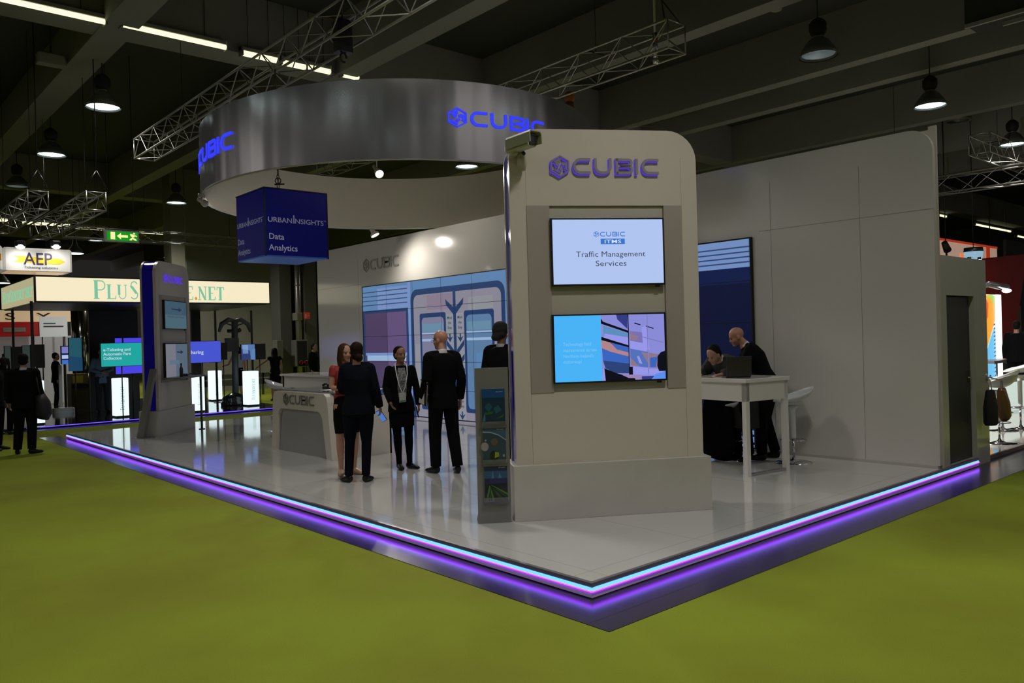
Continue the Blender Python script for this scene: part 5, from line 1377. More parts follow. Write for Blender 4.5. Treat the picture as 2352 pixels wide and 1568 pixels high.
# wall fittings between the grey columns
yw = 24.7
x0, x1, z0, z1 = rect_y(675, 600, 693, 775, yw); t = thing('pipe_stack', 'shiny insulated vertical pipe between the grey columns', 'pipe', ((x0 + x1) / 2, yw, 0))
m = MB(); m.path([((x0 + x1) / 2, yw, 0.0), ((x0 + x1) / 2, yw, 6)], .11, 12); m.build('pipe', mat('foil pipe', (.30, .29, .27), .35, .7), t)
m = MB()
for z in (1.6, 2.8, 4.0): m.tube(((x0 + x1) / 2, yw, z), ((x0 + x1) / 2, yw, z + .05), .125, n=12)
m.build('clamp', M_aludark, t)
for r, nm, lb, cat, mt in (((680, 780, 708, 840), 'hydrant_cabinet', 'grey framed hydrant cabinet on the wall between the columns', 'cabinet', mat('cabinet grey', (.13, .13, .12), .5)), ((636, 781, 651, 822), 'switch_box', 'beige electrical box left of the grey column', 'electrical box', mat('box beige', (.16, .155, .12), .5)),
                       ((682, 718, 695, 735), 'switch_box', 'small cream electrical box beside the red sign', 'electrical box', mat('box cream', (.22, .21, .16), .5)), ((684, 822, 708, 842), 'valve_board', 'beige board with two red valves below the hydrant cabinet', 'valve board', mat('box beige2', (.14, .13, .10), .6))):
    x0, x1, z0, z1 = rect_y(*r, yw - .15); t = thing(nm, lb, cat, ((x0 + x1) / 2, yw, z0)); m = MB(); m.rbox(x0, x1, yw - .15, yw + .25, z0, z1, .02); m.build('box_body', mt, t)
    if nm == 'hydrant_cabinet':
        m = MB(); m.box(x0 + .06, x1 - .06, yw - .16, yw - .15, z0 + .1, z1 - .06); m.build('window', M_black, t)
    if nm == 'valve_board':
        for s_ in (.28, .75):
            m = MB(); c = Vector((x0 + s_ * (x1 - x0), yw - .19, z0 + .5 * (z1 - z0))); m.path([c + Vector((.07 * cos(q), 0, .07 * sin(q))) for q in [2 * pi * i / 12 for i in range(12)]], .016, 6, closed=True); m.tube(c, c + Vector((0, .06, 0)), .02); m.build('valve', mat('red valve', (.25, .01, .01), .4), t)
x0, x1, z0, z1 = rect_y(698, 717, 712, 732, yw - .3); t = thing('safety_sign', 'small red fire equipment sign with a white symbol', 'sign', (x0, yw - .3, z0))
m = MB(); m.box(x0, x1, yw - .3, yw - .28, z0, z1); m.build('plate', mat('red sign', (.35, .03, .02), .5, emit=rgb(150, 40, 30), es=.4), t)
m = MB(); m.box(x0 + .05, x0 + .11, yw - .31, yw - .3, z0 + .03, z1 - .06); m.box(x0 + .14, x1 - .03, yw - .31, yw - .3, z0 + .1, z1 - .12); m.build('symbol', mat('paper'), t)
# low barrier behind
x0, x1, z0, z1 = rect_y(470, 858, 640, 868, 24); m = MB(); m.box(x0, x1, 24, 24.1, z0 - .25, z0 - .05); m.box(x0, x1, 24, 24.1, z0, z1)
for i in range(6): m.box(x0 + i * (x1 - x0) / 5.2, x0 + .06 + i * (x1 - x0) / 5.2, 24.0, 24.08, 0, z1)
tag(m.build('barrier', mat('grey barrier', (.10, .10, .09), .5)), 'low grey barrier rail in front of the hall wall', 'barrier')

# =================================================================== RIGHT-HAND NEIGHBOURS
t = thing('exhibition_platform', 'brightly lit white gloss floor of the stand at the right edge', 'platform', (12, 4, 0))
m = MB(); m.box(7.60, 26, .10, 9, .006, .06); m.build('floor_tiles', mat('white gloss floor', (.55, .52, .48), .06, coat=.4), t)
m = MB(); m.box(7.60, 26, .07, .10, .006, .06); m.build('edge_trim', mat('brown edge', (.16, .12, .10), .5), t)
yb2 = 3.3
# carrot-coloured banner column
xq0, xq1, zq0, zq1 = rect_y(2258, 676, 2297, 892, yb2)
t = thing('banner_column', 'bright orange and sky blue banner panel at the right edge', 'banner', ((xq0 + xq1) / 2, yb2, 0))
def F4(x, y, d=0): return Vector((xq0 + x * (xq1 - xq0), yb2 - .004 - d * .003, zq0 + y * (zq1 - zq0)))
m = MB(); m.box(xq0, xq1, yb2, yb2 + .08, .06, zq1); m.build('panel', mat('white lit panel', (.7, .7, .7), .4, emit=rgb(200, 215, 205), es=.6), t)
m = MB()
for mt, P, d in ((g('banner orange', 250, 170, 50), [(0, .36), (.25, .46), (.72, .72), (.72, .93), (.45, 1), (0, 1)], 0), (g('banner red', 240, 96, 40), [(0, .66), (.3, .76), (.34, .9), (.15, .98), (0, .98)], 1), (g('banner pink', 238, 70, 120), [(0, .76), (.16, .82), (.16, .94), (0, .96)], 2),
                 (g('banner sky', 110, 196, 240), [(.2, .0), (.72, .0), (.72, .66), (.62, .64), (0, .30), (0, .2), (.2, .1)], 1), (g('banner leaf', 170, 214, 90), [(.2, .98), (.5, .95), (.72, .88), (.72, .98), (.5, 1)], 2)):
    m.use(mt); m.add([F4(x, y, d) for x, y in P], [tuple(range(len(P)))])
for i in range(16):
    m.use(g('banner navy', 24, 60, 110)); y_ = .04 + i * .042; m.add([F4(x, y, 3) for x, y in [(.58, y_), (.70, y_ + .004), (.70, y_ + .02), (.62, y_ + .016)]], [(0, 1, 2, 3)])
m.build('print', None, t)
m = MB(); m.box(xq0 + .72 * (xq1 - xq0), xq1, yb2 - .05, yb2, .06, zq1); m.build('lit_edge', glow('white edge glow', (1, .98, .95), 1.2), t)
q = F4(.78, 1.04)
t = thing('arm_lamp', 'silver arm lamp with a glaring oval light on top of the orange banner', 'lamp', q)
m = MB(); m.path([F4(0, 1.07), F4(.1, 1.10) + Vector((0, -.1, 0)), q + Vector((0, -.25, .06))], [.05, .07, .09], 10); m.build('head', mat('silver lamp', (.4, .42, .45), .25, .7), t)
m = MB(); m.ell(q + Vector((-.0, -.25, -.01)), (.13, .10, .05)); m.build('lens', glow('hot lens', (0, 0, 0)), t)
light('beam', 'SPOT', q + Vector((0, -.3, -.1)), 90, (1, .97, .92), t, .06, q + Vector((.3, -.8, -3)), 120, .9)
# white counter and shelf
xa_, xb_, za_, zb_ = rect_y(2268, 880, 2345, 985, 1.7)
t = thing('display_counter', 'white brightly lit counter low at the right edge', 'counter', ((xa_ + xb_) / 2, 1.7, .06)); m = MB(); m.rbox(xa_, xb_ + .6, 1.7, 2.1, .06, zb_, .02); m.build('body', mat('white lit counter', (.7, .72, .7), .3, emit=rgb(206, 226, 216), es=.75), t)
m = MB(); m.box(xa_ - .03, xb_ + .63, 1.67, 2.13, zb_, zb_ + .03); m.build('worktop', M_white, t)
# small high table with stem
q = atz(2288, 1000, .06)
xs0, xs1, zs0, zs1 = rect_y(2262, 826, 2315, 832, 3.0)
t = thing('poseur_table', 'thin grey glass-topped table edge in front of the orange banner', 'table', ((xs0 + xs1) / 2, 3.0, .06))
m = MB(); m.rbox(xs0, xs1, 2.8, 3.25, zs0, zs1, .004); m.build('tabletop', mat('grey table edge', (.2, .2, .2), .3), t); m = MB(); m.tube(((xs0 + xs1) / 2, 3.0, .06), ((xs0 + xs1) / 2, 3.0, zs0), .02); m.tube(((xs0 + xs1) / 2, 3.0, .06), ((xs0 + xs1) / 2, 3.0, .075), .18, n=20); m.build('stem', M_chrome, t)
M_bright = mat('bright white stool plastic', (.7, .71, .7), .2, coat=.3)
for (px, py, lb, h_) in ((2296, 1018, 'white stool nearest the hanging bags at the right edge', .80), (2312, 990, 'white stool just behind the first one at the right edge', .78), (2345, 985, 'tall white stool cut by the right picture edge', .92)):
    p = atz(px, py, .06)
    if px == 2312: p = p + FWD * .1
    stool(lb, (p.x, p.y, .06), radians(200 + px), h_, 'white stools of the right-hand stand', M_bright)
# dark red slanted wall
x0, x1, z0, z1 = rect_y(2255, 592, 2420, 905, 5.6)
t = thing('feature_wall', 'dark red slanting wall at the right edge', 'wall', ((x0 + x1) / 2, 5.6, 0))
pa = [aty(*p, 5.6) for p in ((2255, 594), (2360, 583), (2322, 830), (2312, 905), (2255, 905))]
m = MB(); F_ = frame((0, 5.6, 0), (1, 0, 0), (0, 0, 1)); m.prism([(p.x, max(p.z, .001)) for p in pa][::-1], -.3, 0, F_); m.build('panel', mat('oxblood wall', (.42, .010, .008), .6), t)
panel('partition_wall', 'navy partition wall behind the red wall at the right edge', 'wall', (2315, 560, 2420, 905), 6.8, mat('navy wall', (.012, .016, .025), .7))
panel('timber_post', 'tan wooden post at the right edge behind the standing man', 'post', (2330, 702, 2346, 800), 6.5, mat('tan timber', (.22, .16, .11), .6))
panel('partition_wall', 'low white counter wall behind the man at the right edge', 'wall', (2305, 862, 2420, 880), 4.9, mat('dusty mauve', (.25, .2, .2), .6))
panel('partition_wall', 'dark backdrop of the right-hand stand', 'wall', (2240, 820, 2420, 905), 5.2, M_black)
# red box on shelf and acrylic bowl
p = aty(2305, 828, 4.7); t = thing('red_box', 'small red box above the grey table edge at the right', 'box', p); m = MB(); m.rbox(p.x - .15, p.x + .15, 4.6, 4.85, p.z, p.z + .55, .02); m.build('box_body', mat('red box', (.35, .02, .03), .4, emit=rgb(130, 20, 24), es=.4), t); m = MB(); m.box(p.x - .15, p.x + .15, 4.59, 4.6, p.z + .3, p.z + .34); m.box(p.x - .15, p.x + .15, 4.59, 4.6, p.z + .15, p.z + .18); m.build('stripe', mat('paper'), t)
m = MB(); m.box(p.x - .5, p.x + .9, 4.5, 4.95, 0.06, p.z); tag(m.build('plinth', M_blackm), 'black plinth under the small red box', 'plinth')
# red-white canopy with blue drum lamp
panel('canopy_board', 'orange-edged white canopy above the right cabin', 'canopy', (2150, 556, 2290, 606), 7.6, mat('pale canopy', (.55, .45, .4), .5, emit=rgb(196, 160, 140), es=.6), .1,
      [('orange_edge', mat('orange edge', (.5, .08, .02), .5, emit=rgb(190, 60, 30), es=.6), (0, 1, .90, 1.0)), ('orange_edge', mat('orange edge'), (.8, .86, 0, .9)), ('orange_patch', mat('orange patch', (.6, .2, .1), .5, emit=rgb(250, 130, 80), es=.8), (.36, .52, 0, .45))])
p = aty(2236, 590, 5.5)
t = thing('drum_lamp', 'pale blue drum lampshade with a dark top above the right cabin', 'lamp', p)
m = MB(); m.lathe([(.22, -.12), (.25, .0), (.27, .17), (.26, .17), (.24, 0), (.2, -.12)], p, 24, caps=False); m.build('lamp_shade', glow('pale blue shade', rgb(140, 175, 196), 1.), t)
m = MB(); m.lathe([(.0, .30), (.26, .29), (.275, .17), (.27, .16), (0, .16)], p, 24); m.build('top_band', M_black, t); m = MB(); m.tube(p + Vector((0, 0, .3)), (p.x, p.y, 8.7), .012); m.build('stem', M_black, t)
for px in (2226, 2249):
    q = aty(px, 596, 5.3); t = thing('spotlight', 'tiny bright downlight under the blue drum lamp, ' + ('left one' if px < 2230 else 'right one'), 'spotlight', q)
    m = MB(); m.ell(q, (.06, .05, .035)); m.build('lens', glow('hot lens', (0, 0, 0)), t); m = MB(); m.lathe([(.06, 0), (.05, .08), (.0, .08)], q, 12); m.tube(q + Vector((0, 0, .07)), p, .01); m.build('housing', M_black, t)
p = aty(2172, 566, 6.5); t = thing('stage_spotlight', 'black stage spotlight beside the upper right end of the wall', 'spotlight', p)
m = MB(); m.tube(p + Vector((-.1, 0, .12)), p + Vector((.16, 0, -.12)), .09, .12, n=14); m.build('housing', M_blackm, t)
m = MB(); m.box(p.x + .1, p.x + .3, p.y, p.y + .02, p.z - .1, p.z - .02); m.box(p.x + .02, p.x + .14, p.y, p.y + .02, p.z - .32, p.z - .16); m.build('barn_door', M_blackm, t); m = MB(); m.tube(p, (p.x, p.y, 8.7), .015); m.build('yoke', M_black, t)
# trusses on the right
a = aty(2150, 452, 4.2); b = aty(2420, 395, 2.0)
zr_ = atz(2200, 446, 5.2).z
a = atz(2120, 452, 5.4); truss('lighting_truss', 'bright truss on the right just beyond the wall end', 'truss', (a.x, a.y + 2, 5.4), (a.x, -1, 5.4), .45, 'right-hand trusses', mt=M_aludark, seg=.55)
a = atz(2250, 352, 6.2); truss('lighting_truss', 'upper right truss crossing below the lit lamp', 'truss', (a.x, a.y, 6.2), (a.x + 9, a.y, 6.2), .5, 'right-hand trusses', mt=M_alu, seg=.5)
a = atz(2200, 530, 5.0); truss('lighting_truss', 'dull truss low at the right above the orange-edged canopy', 'truss', (a.x - 3, 14, 4.6), (a.x + 12, 14, 4.6), .45, 'right-hand trusses', mt=M_aludark, seg=.6)
a = aty(2300, 575, 9.0); truss('lighting_truss', 'dark truss directly over the red wall', 'truss', (a.x - .2, 9.0, a.z - .3), (a.x + 6, 9.0, a.z - .3), .4, 'right-hand trusses', mt=M_aludark, seg=.5)
for (x_, y_, tx, ty, lb) in ((7.2, 3.2, 11.0, 1.2, 'added black spotlight hidden on the cabin roof, nearer the wall'), (7.4, 3.4, 17.0, 2.8, 'added black spotlight hidden on the cabin roof, farther from the wall')):  # added pair, out of view behind the wall, to brighten the right-hand stand
    spotlight(lb, (x_, y_, 3.7), (tx, ty, .3), 1500, (1, .96, .92), M_black, 'added spotlights on the cabin roof', L=.3, r=.08, hang=-1.13, spot=80)
# jackets on a hook
hk = aty(2266, 868, -.03)
t = thing('wall_hook', 'small metal hook at the cabin corner above the hanging bags', 'hook', (7.5, .0, hk.z))
m = MB(); m.path([(7.50, .03, hk.z), (7.50, -.03, hk.z), (hk.x + .12, -.03, hk.z), (hk.x + .14, -.03, hk.z + .03)], .008, 6); m.tube((7.50, .025, hk.z - .05), (7.50, .025, hk.z + .05), .01); m.build('hook', M_chrome, t)
def hanging(label, x, y, z0, z1, wd, mt, grp, lean=0.):
    t = thing('hanging_bag', label, 'bag', (x, y, z0), 0, grp)
    m = MB(); m.loft([((x + lean, y, z0), wd * .9, .06), ((x + lean * .8, y, z0 + .03), wd, .08), ((x + lean * .4, y, (z0 + z1) / 2), wd * .95, .08), ((x, y, z1 - .03), wd * .8, .05), ((x, y, z1), wd * .75, .04)], side=(1, 0, 0)); m.build('bag_body', mt, t)
    m = MB(); m.path([(x - wd * .5, y, z1 - .02), (x - wd * .2, y, z1 + .10), (hk.x + .05, -.03, hk.z + .01)], .007, 5); m.path([(x + wd * .5, y, z1 - .02), (x + wd * .2, y, z1 + .10), (hk.x + .05, -.03, hk.z + .01)], .007, 5); m.build('handle', mat('pale handle', (.5, .48, .45), .6), t)
zb0, zb1 = aty(2270, 975, -.06).z, aty(2270, 900, -.06).z; xb0, xb1 = aty(2271, 930, -.08).x, aty(2294, 930, -.02).x
hanging('black shopping bag hanging at the right corner of the white cabin', xb0, -.10, zb0, zb1 + .03, .115, mat('black cloth bag', (.015, .014, .012), .8), None)
hanging('brown and orange shiny bag hanging behind the black one at the right', xb1, -.06, zb0 + .03, zb1 + .02, .085, mat('bronze bag', (.30, .17, .08), .3, .5), None, .1)

# =================================================================== PEOPLE
def remeshed(mb, name, vox, mt, parent, smooth=4, M=None, lab=None):
    """fuse overlapping shapes into one continuous smooth surface"""
    Mi = BASE[parent.name].inverted() @ M; mb.v = [Mi @ v for v in mb.v]
    me = bpy.data.meshes.new('tmp'); me.from_pydata([tuple(v) for v in mb.v], [], mb.f); me.update()
    o = bpy.data.objects.new('tmp', me); COL.objects.link(o)
    r = o.modifiers.new('r', 'REMESH'); r.mode = 'VOXEL'; r.voxel_size = vox; r.use_smooth_shade = True
    s_ = o.modifiers.new('s', 'SMOOTH'); s_.factor = .5; s_.iterations = smooth
    dg = bpy.context.evaluated_depsgraph_get()
    m2 = bpy.data.meshes.new_from_object(o.evaluated_get(dg))
    bpy.data.objects.remove(o, do_unlink=True); bpy.data.meshes.remove(me)
    m2.name = name; m2.materials.clear(); m2.materials.append(mt)
    for p in m2.polygons: p.use_smooth = True
    q = bpy.data.objects.new(name, m2); COL.objects.link(q); q.parent = parent; BASE[q.name] = BASE[parent.name]
    if lab: q['label'] = lab
    return q

def mirror(p, s_): return Vector((p[0] * s_, p[1], p[2]))
def hand(mb, wrist, d, palm_n, s_, curl=.5, spread=1.0, sc=1.0):
    """palm, four unequal fingers and a thumb; d = hand direction, palm_n = way the palm faces, s_ = +1 right hand"""
    wrist = Vector(wrist); d = Vector(d).normalized(); pn = Vector(palm_n); pn = (pn - d * pn.dot(d)).normalized()
    sd = d.cross(pn) * s_       # towards the thumb side
    mb.loft([(wrist, .026 * sc, .019 * sc), (wrist + d * .03 * sc, .032 * sc, .017 * sc), (wrist + d * .065 * sc, .040 * sc, .015 * sc), (wrist + d * .088 * sc, .039 * sc, .013 * sc)], 12, sd)
    Ls = (.070, .078, .073, .058)
    for k, L in enumerate(Ls):
        off = (.030 - .020 * k) * sc; b = wrist + d * (.082 - .004 * abs(k - 1.2)) * sc + sd * off
        dd = (d + sd * (.10 - .07 * k) * spread).normalized(); a1, a2, a3 = curl * .5, curl * 1.15, curl * 1.7
        def turn(a): return dd * cos(a) + pn * sin(a)
        p1 = b + turn(a1) * L * .42 * sc; p2 = p1 + turn(a2) * L * .32 * sc; p3 = p2 + turn(a3) * L * .26 * sc
        mb.path([b - dd * .012, b, p1, p2, p3], [.0095 * sc, .0095 * sc, .0088 * sc, .008 * sc, .0066 * sc], 8)
    tb = wrist + d * .022 * sc + sd * .024 * sc
    t1 = tb + (sd * .75 + d * .65 + pn * .2).normalized() * .038 * sc; t2 = t1 + (sd * .35 + d * .85 + pn * .4).normalized() * .032 * sc
    mb.path([tb - sd * .01, tb, t1, t2], [.013 * sc, .0125 * sc, .0105 * sc, .008 * sc], 8)

SKIN_L = mat('light skin', (.50, .26, .17), .5); SKIN_P = mat('pink skin', (.46, .22, .15), .45); SKIN_D = mat('brown skin', (.26, .13, .07), .5); SKIN_T = mat('tan skin', (.36, .20, .13), .5)
M_suit = mat('black suit cloth', (.0035, .0035, .0042), .9, spec=.12)
M_navy = mat('navy suit cloth', (.0035, .0045, .010), .9, spec=.12)
M_blk = mat('black knit cloth', (.0035, .0035, .0038), .95, spec=.1)
M_shoe = mat('black shoe leather', (.004, .004, .004), .35, spec=.3)
M_shirt = mat('white shirt cotton', (.6, .62, .66), .7)
M_eye = mat('dark eye', (.02, .015, .012), .2); M_lip = mat('lip', (.36, .12, .09), .5)

def person(label, loc, yaw, h, P=None, skin=SKIN_L, hair=None, hairm=None, top='jacket', topm=M_suit, legs='trousers', legm=M_suit, shoem=M_shoe, fem=False, vox=.008, face=True, extras=(), hands=(None, None), jhem=.80, sleeve=1.0, shirt=None, headrot=(0, 0, 0), group=None, skirt_hem=.50, tights=None, shoes='flat', trouser_w=1.0, bulk=1.0):
    """figure in local space: x right, y forward, z up, drawn for 1.75 m"""
    s = h / 1.75
    t = thing('person', label, 'person', loc, yaw, group); B = BASE[t.name] @ Matrix.Scale(s, 4)
    fw = .88 if fem else 1.0
    J = dict(pelvis=(0, 0, .94), waist=(0, .0, 1.09), chest=(0, .0, 1.29), neck=(0, -.015, 1.47), head=(0, .015, 1.625),
             shR=(.180 * fw, -.01, 1.425), elR=(.235 * fw, -.035, 1.14), wrR=(.245 * fw, .03, .895), shL=(-.180 * fw, -.01, 1.425), elL=(-.235 * fw, -.035, 1.14), wrL=(-.245 * fw, .03, .895),
             hipR=(.09, 0, .92), knR=(.10, .015, .50), anR=(.105, -.025, .085), toR=(.13, .15, .03), hipL=(-.09, 0, .92), knL=(-.10, .015, .50), anL=(-.105, -.025, .085), toL=(-.13, .15, .03))
    if P: J.update(P)
    J = {k: Vector(v) for k, v in J.items()}
    def torso_secs(g, hem=None, flare=0.):
        pe, wa, ch, nk = J['pelvis'], J['waist'], J['chest'], J['neck']
        W = (.158, .132, .160, .168) if fem else (.160, .150, .178, .188)
        W = tuple(w_ * bulk for w_ in W)
        up = (nk - ch).normalized()
        S = [(pe, W[0] + g + flare * .5, .112 * bulk + g), (wa, W[1] + g, .096 * bulk + g), (ch, W[2] + g, (.115 if fem else .118) * bulk + g), (ch + (nk - ch) * .55, W[3] * 1.02 + g, .098 + g), (ch + (nk - ch) * .82, W[3] * .80 + g, .078 + g), (nk + up * .0, .082 + g * .6, .064 + g * .6)]
        if hem is not None:
            dn = (pe - wa).normalized() if (pe - wa).z < -.1 else Vector((0, 0, -1))
            S = [(Vector((pe.x, pe.y, hem)), W[0] + g + flare, .118 * bulk + g + flare * .6)] + S
        else: S = [(pe + Vector((0, 0, -.08)), W[0] * .8, .09)] + S
        return S
    sh_side = (J['shR'] - J['shL']).normalized()
    # ---- body
    m = MB()
    m.loft(torso_secs(0), 16, sh_side)
    nk, hd = J['neck'], J['head']
    m.loft([(nk - Vector((0, 0, .04)), .066, .062), (nk + (hd - nk) * .25, .054, .056), (nk + (hd - nk) * .7, .050, .054)], 12, sh_side)
    for S_ in 'RL':
        sh, el, wr = J['sh' + S_], J['el' + S_], J['wr' + S_]
        aw = .88 if fem else 1.
        m.ell(sh - Vector((0, 0, .005)), .054 * aw)
        m.loft([(sh, .050 * aw, .050 * aw), (sh.lerp(el, .45), .046 * aw, .046 * aw), (el, .038 * aw, .038 * aw)], 12)
        m.loft([(el, .038 * aw, .038 * aw), (el.lerp(wr, .3), .041 * aw, .038 * aw), (wr, .027 * aw, .023 * aw)], 12)
        hs = hands[0 if S_ == 'R' else 1] or {}
        dd = hs.get('d', (wr - el)); pn = hs.get('n', (-1 if S_ == 'R' else 1, 0, 0))
        hand(m, wr, dd, pn, 1 if S_ == 'R' else -1, hs.get('curl', .45), sc=1.0 if not fem else .92)
        hp, kn, an = J['hip' + S_], J['kn' + S_], J['an' + S_]
        m.loft([(hp + Vector((0, 0, .03)), .090, .095), (hp.lerp(kn, .35), .080, .085), (kn, .053, .056)], 14)
        m.loft([(kn, .053, .056), (kn.lerp(an, .3), .054, .058), (kn.lerp(an, .75), .037, .040), (an, .033, .038)], 14)
        to = J['to' + S_]; m.loft([(an + Vector((0, 0, -.035)), .030, .032), (an.lerp(to, .35) + Vector((0, 0, -.012)), .030, .024), (an.lerp(to, .7) + Vector((0, 0, -.008)), .026, .012)], 12, sh_side)
    HM = Matrix.Translation(hd) @ Matrix.Rotation(radians(headrot[2]), 4, 'Z') @ Matrix.Rotation(radians(headrot[0]), 4, 'X') @ Matrix.Rotation(radians(headrot[1]), 4, 'Y')
    R3 = HM.to_3x3()
    def hp_(x, y, z): return HM @ Vector((x, y, z))
    m.ell(hp_(0, -.012, .035), (.074, .094, .082), R3, 20, 12)
    m.ell(hp_(0, .018, -.025), (.060, .072, .078), R3, 18, 12)
    m.ell(hp_(0, .048, -.085), (.034, .036, .030), R3)       # chin
    m.ell(hp_(0, .060, .022), (.050, .026, .016), R3)        # brow
    for q in (-1, 1):
        m.ell(hp_(q * .034, .058, -.030), (.020, .022, .020), R3)   # cheek
        m.ell(hp_(q * .074, -.008, -.012), (.009, .020, .031), R3)  # ear
    m.loft([(hp_(0, .076, .012), .007, .007), (hp_(0, .092, -.018), .010, .010), (hp_(0, .096, -.030), .014, .010), (hp_(0, .080, -.038), .013, .008)], 10, R3 @ Vector((1, 0, 0)))
    m.loft([(hp_(0, .066, -.058), .022, .014), (hp_(0, .070, -.066), .022, .012)], 10, R3 @ Vector((1, 0, 0)))
    body = remeshed(m, 'body', vox, skin, t, 3, B)
    if face:
        for q in (-1, 1):
            m = MB(); m.ell(B @ hp_(q * .030, .077, .000), (.013 * s, .006 * s, .0065 * s), R3); m.build('eye', M_eye, t)
            m = MB(); m.path([B @ hp_(q * .016, .085, .018), B @ hp_(q * .032, .085, .022), B @ hp_(q * .048, .074, .016)], .0028 * s, 6); m.build('eyebrow', mat('brow hair', (.04, .025, .02), .8), t)
        m = MB(); m.loft([(B @ hp_(-.020, .077, -.062), .002, .003), (B @ hp_(0, .084, -.061), .006 * s, .007 * s), (B @ hp_(.020, .077, -.062), .002, .003)], 8, (0, 0, 1)); m.build('lips', M_lip, t)
    # ---- hair
    if hair and hair != 'turban':
        m = MB(); hm = hairm or mat('dark hair', (.007, .005, .004), .75, spec=.15)
        if hair == 'bald': pass
        else:
            m.ell(hp_(0, -.030, .046), (.082, .092, .086), R3, 20, 12); m.ell(hp_(0, -.045, .0), (.079, .075, .080), R3, 18, 12)
            if hair == 'long':
                for q in (-1, 1):
                    m.loft([(hp_(q * .050, .030, .095), .030, .030), (hp_(q * .080, .030, .03), .016, .034), (hp_(q * .086, .020, -.06), .018, .040), (hp_(q * .082, .022, -.16), .020, .036), (hp_(q * .075, .03, -.22), .014, .02)], 12, R3 @ Vector((1, 0, 0)))
                m.loft([(hp_(0, -.06, .04), .08, .05), (hp_(0, -.075, -.08), .085, .038), (hp_(0, -.07, -.19), .07, .03)], 14, R3 @ Vector((1, 0, 0)))
            if hair == 'bun':
                m.ell(hp_(.035, -.105, -.065), (.048, .045, .050), R3); m.ell(hp_(0, -.07, -.04), (.068, .055, .06), R3)
            if hair == 'tied': m.ell(hp_(0, -.115, -.03), (.034, .034, .036), R3)
        if m.v: remeshed(m, 'hair', vox * .9, hm, t, 3, B)
    if hair == 'turban':
        m = MB(); tm = mat('black turban cloth', (.006, .006, .008), .9)
        m.ell(hp_(0, -.012, .062), (.112, .122, .085), R3, 20, 12); m.ell(hp_(0, -.02, .095), (.095, .105, .075), R3, 20, 12); m.ell(hp_(0, -.055, .0), (.098, .085, .06), R3); m.ell(hp_(-.02, -.10, -.03), (.07, .05, .05), R3)
        remeshed(m, 'turban', vox, tm, t, 3, B, 'black wrapped turban')
    # ---- legs
    if legs == 'trousers':
        m = MB(); g_ = .012 * trouser_w
        m.loft([(J['pelvis'] + Vector((0, 0, -.12)), .155 * bulk, .105), (J['pelvis'], .168 * bulk, .122 * bulk), (J['waist'] + Vector((0, 0, -.03)), .150 * bulk, .108 * bulk)], 16, sh_side)
        for S_ in 'RL':
            hp, kn, an = J['hip' + S_], J['kn' + S_], J['an' + S_]
            m.loft([(hp + Vector((0, 0, .04)), .100 * bulk, .108), (hp.lerp(kn, .4), .090 * bulk, .098), (kn, .070 * trouser_w, .074 * trouser_w), (kn.lerp(an, .5), .064 * trouser_w, .068 * trouser_w), (an + Vector((0, 0, .0)), .058 * trouser_w, .066 * trouser_w)], 14)
        remeshed(m, 'trousers', vox, legm, t, 3, B)
    elif legs == 'skirt':
        m = MB(); c1 = (J['knR'] + J['knL']) / 2; pe = J['pelvis']
        m.loft([(Vector((c1.x, c1.y, skirt_hem)), .165, .118), (Vector((pe.x, pe.y, .74)), .180, .135), (pe + Vector((0, 0, -.02)), .178, .130), (J['waist'], .145, .108)], 18, sh_side)
        remeshed(m, 'skirt', vox, legm, t, 3, B)
    if tights:
        m = MB()
        for S_ in 'RL':
            hp, kn, an = J['hip' + S_], J['kn' + S_], J['an' + S_]
            m.loft([(hp, .092, .096), (hp.lerp(kn, .4), .084, .088), (kn, .059, .062), (kn.lerp(an, .3), .060, .064), (kn.lerp(an, .75), .043, .046), (an - Vector((0, 0, .02)), .040, .046)], 14)
        remeshed(m, 'tights', vox, tights, t, 3, B)
    # ---- shoes
    for S_ in 'RL':
        an, to = J['an' + S_], J['to' + S_]; d = (to - an); d.z = 0; d.normalize(); m = MB(); z0 = to.z - .03
        hc = Vector((an.x, an.y, z0)) - d * .055; L = .26 if not fem else .235
        sd = d.cross(Vector((0, 0, 1)))
        an_z = an.z - .085
        m.loft([(hc + Vector((0, 0, .045 + an_z)), .026, .036), (hc + d * .03 + Vector((0, 0, .050 + an_z)), .040, .050), (hc + d * .09 + Vector((0, 0, .043 + an_z * .6)), .041, .043), (hc + d * .16 + Vector((0, 0, .032)), .044, .031), (hc + d * (L - .03) + Vector((0, 0, .024)), .036, .023), (hc + d * L + Vector((0, 0, .018)), .014, .012)], 14, sd)
        if shoes == 'heel': m.loft([(hc + d * .02 + Vector((0, 0, .0)), .012, .012), (hc + d * .02 + Vector((0, 0, .04)), .02, .02)], 8)
        remeshed(m, 'shoe', min(vox, .009), shoem, t, 2, B)
    # ---- top
    if top:
        m = MB(); g = {'jacket': .020, 'cardigan': .016, 'shirt': .010, 'tee': .009, 'coat': .035, 'dress': .010}[top]
        flare = {'jacket': .012, 'cardigan': .02, 'shirt': 0, 'tee': 0, 'coat': .03, 'dress': .02}[top]
        m.loft(torso_secs(g, jhem, flare), 18, sh_side)
        if top in ('jacket', 'coat'):
            for S_ in 'RL': m.loft([(nk.lerp(J['sh' + S_], .25) + Vector((0, 0, -.005)), .03, .05), (nk.lerp(J['sh' + S_], .9) + Vector((0, 0, .006)), .040, .062)], 12)
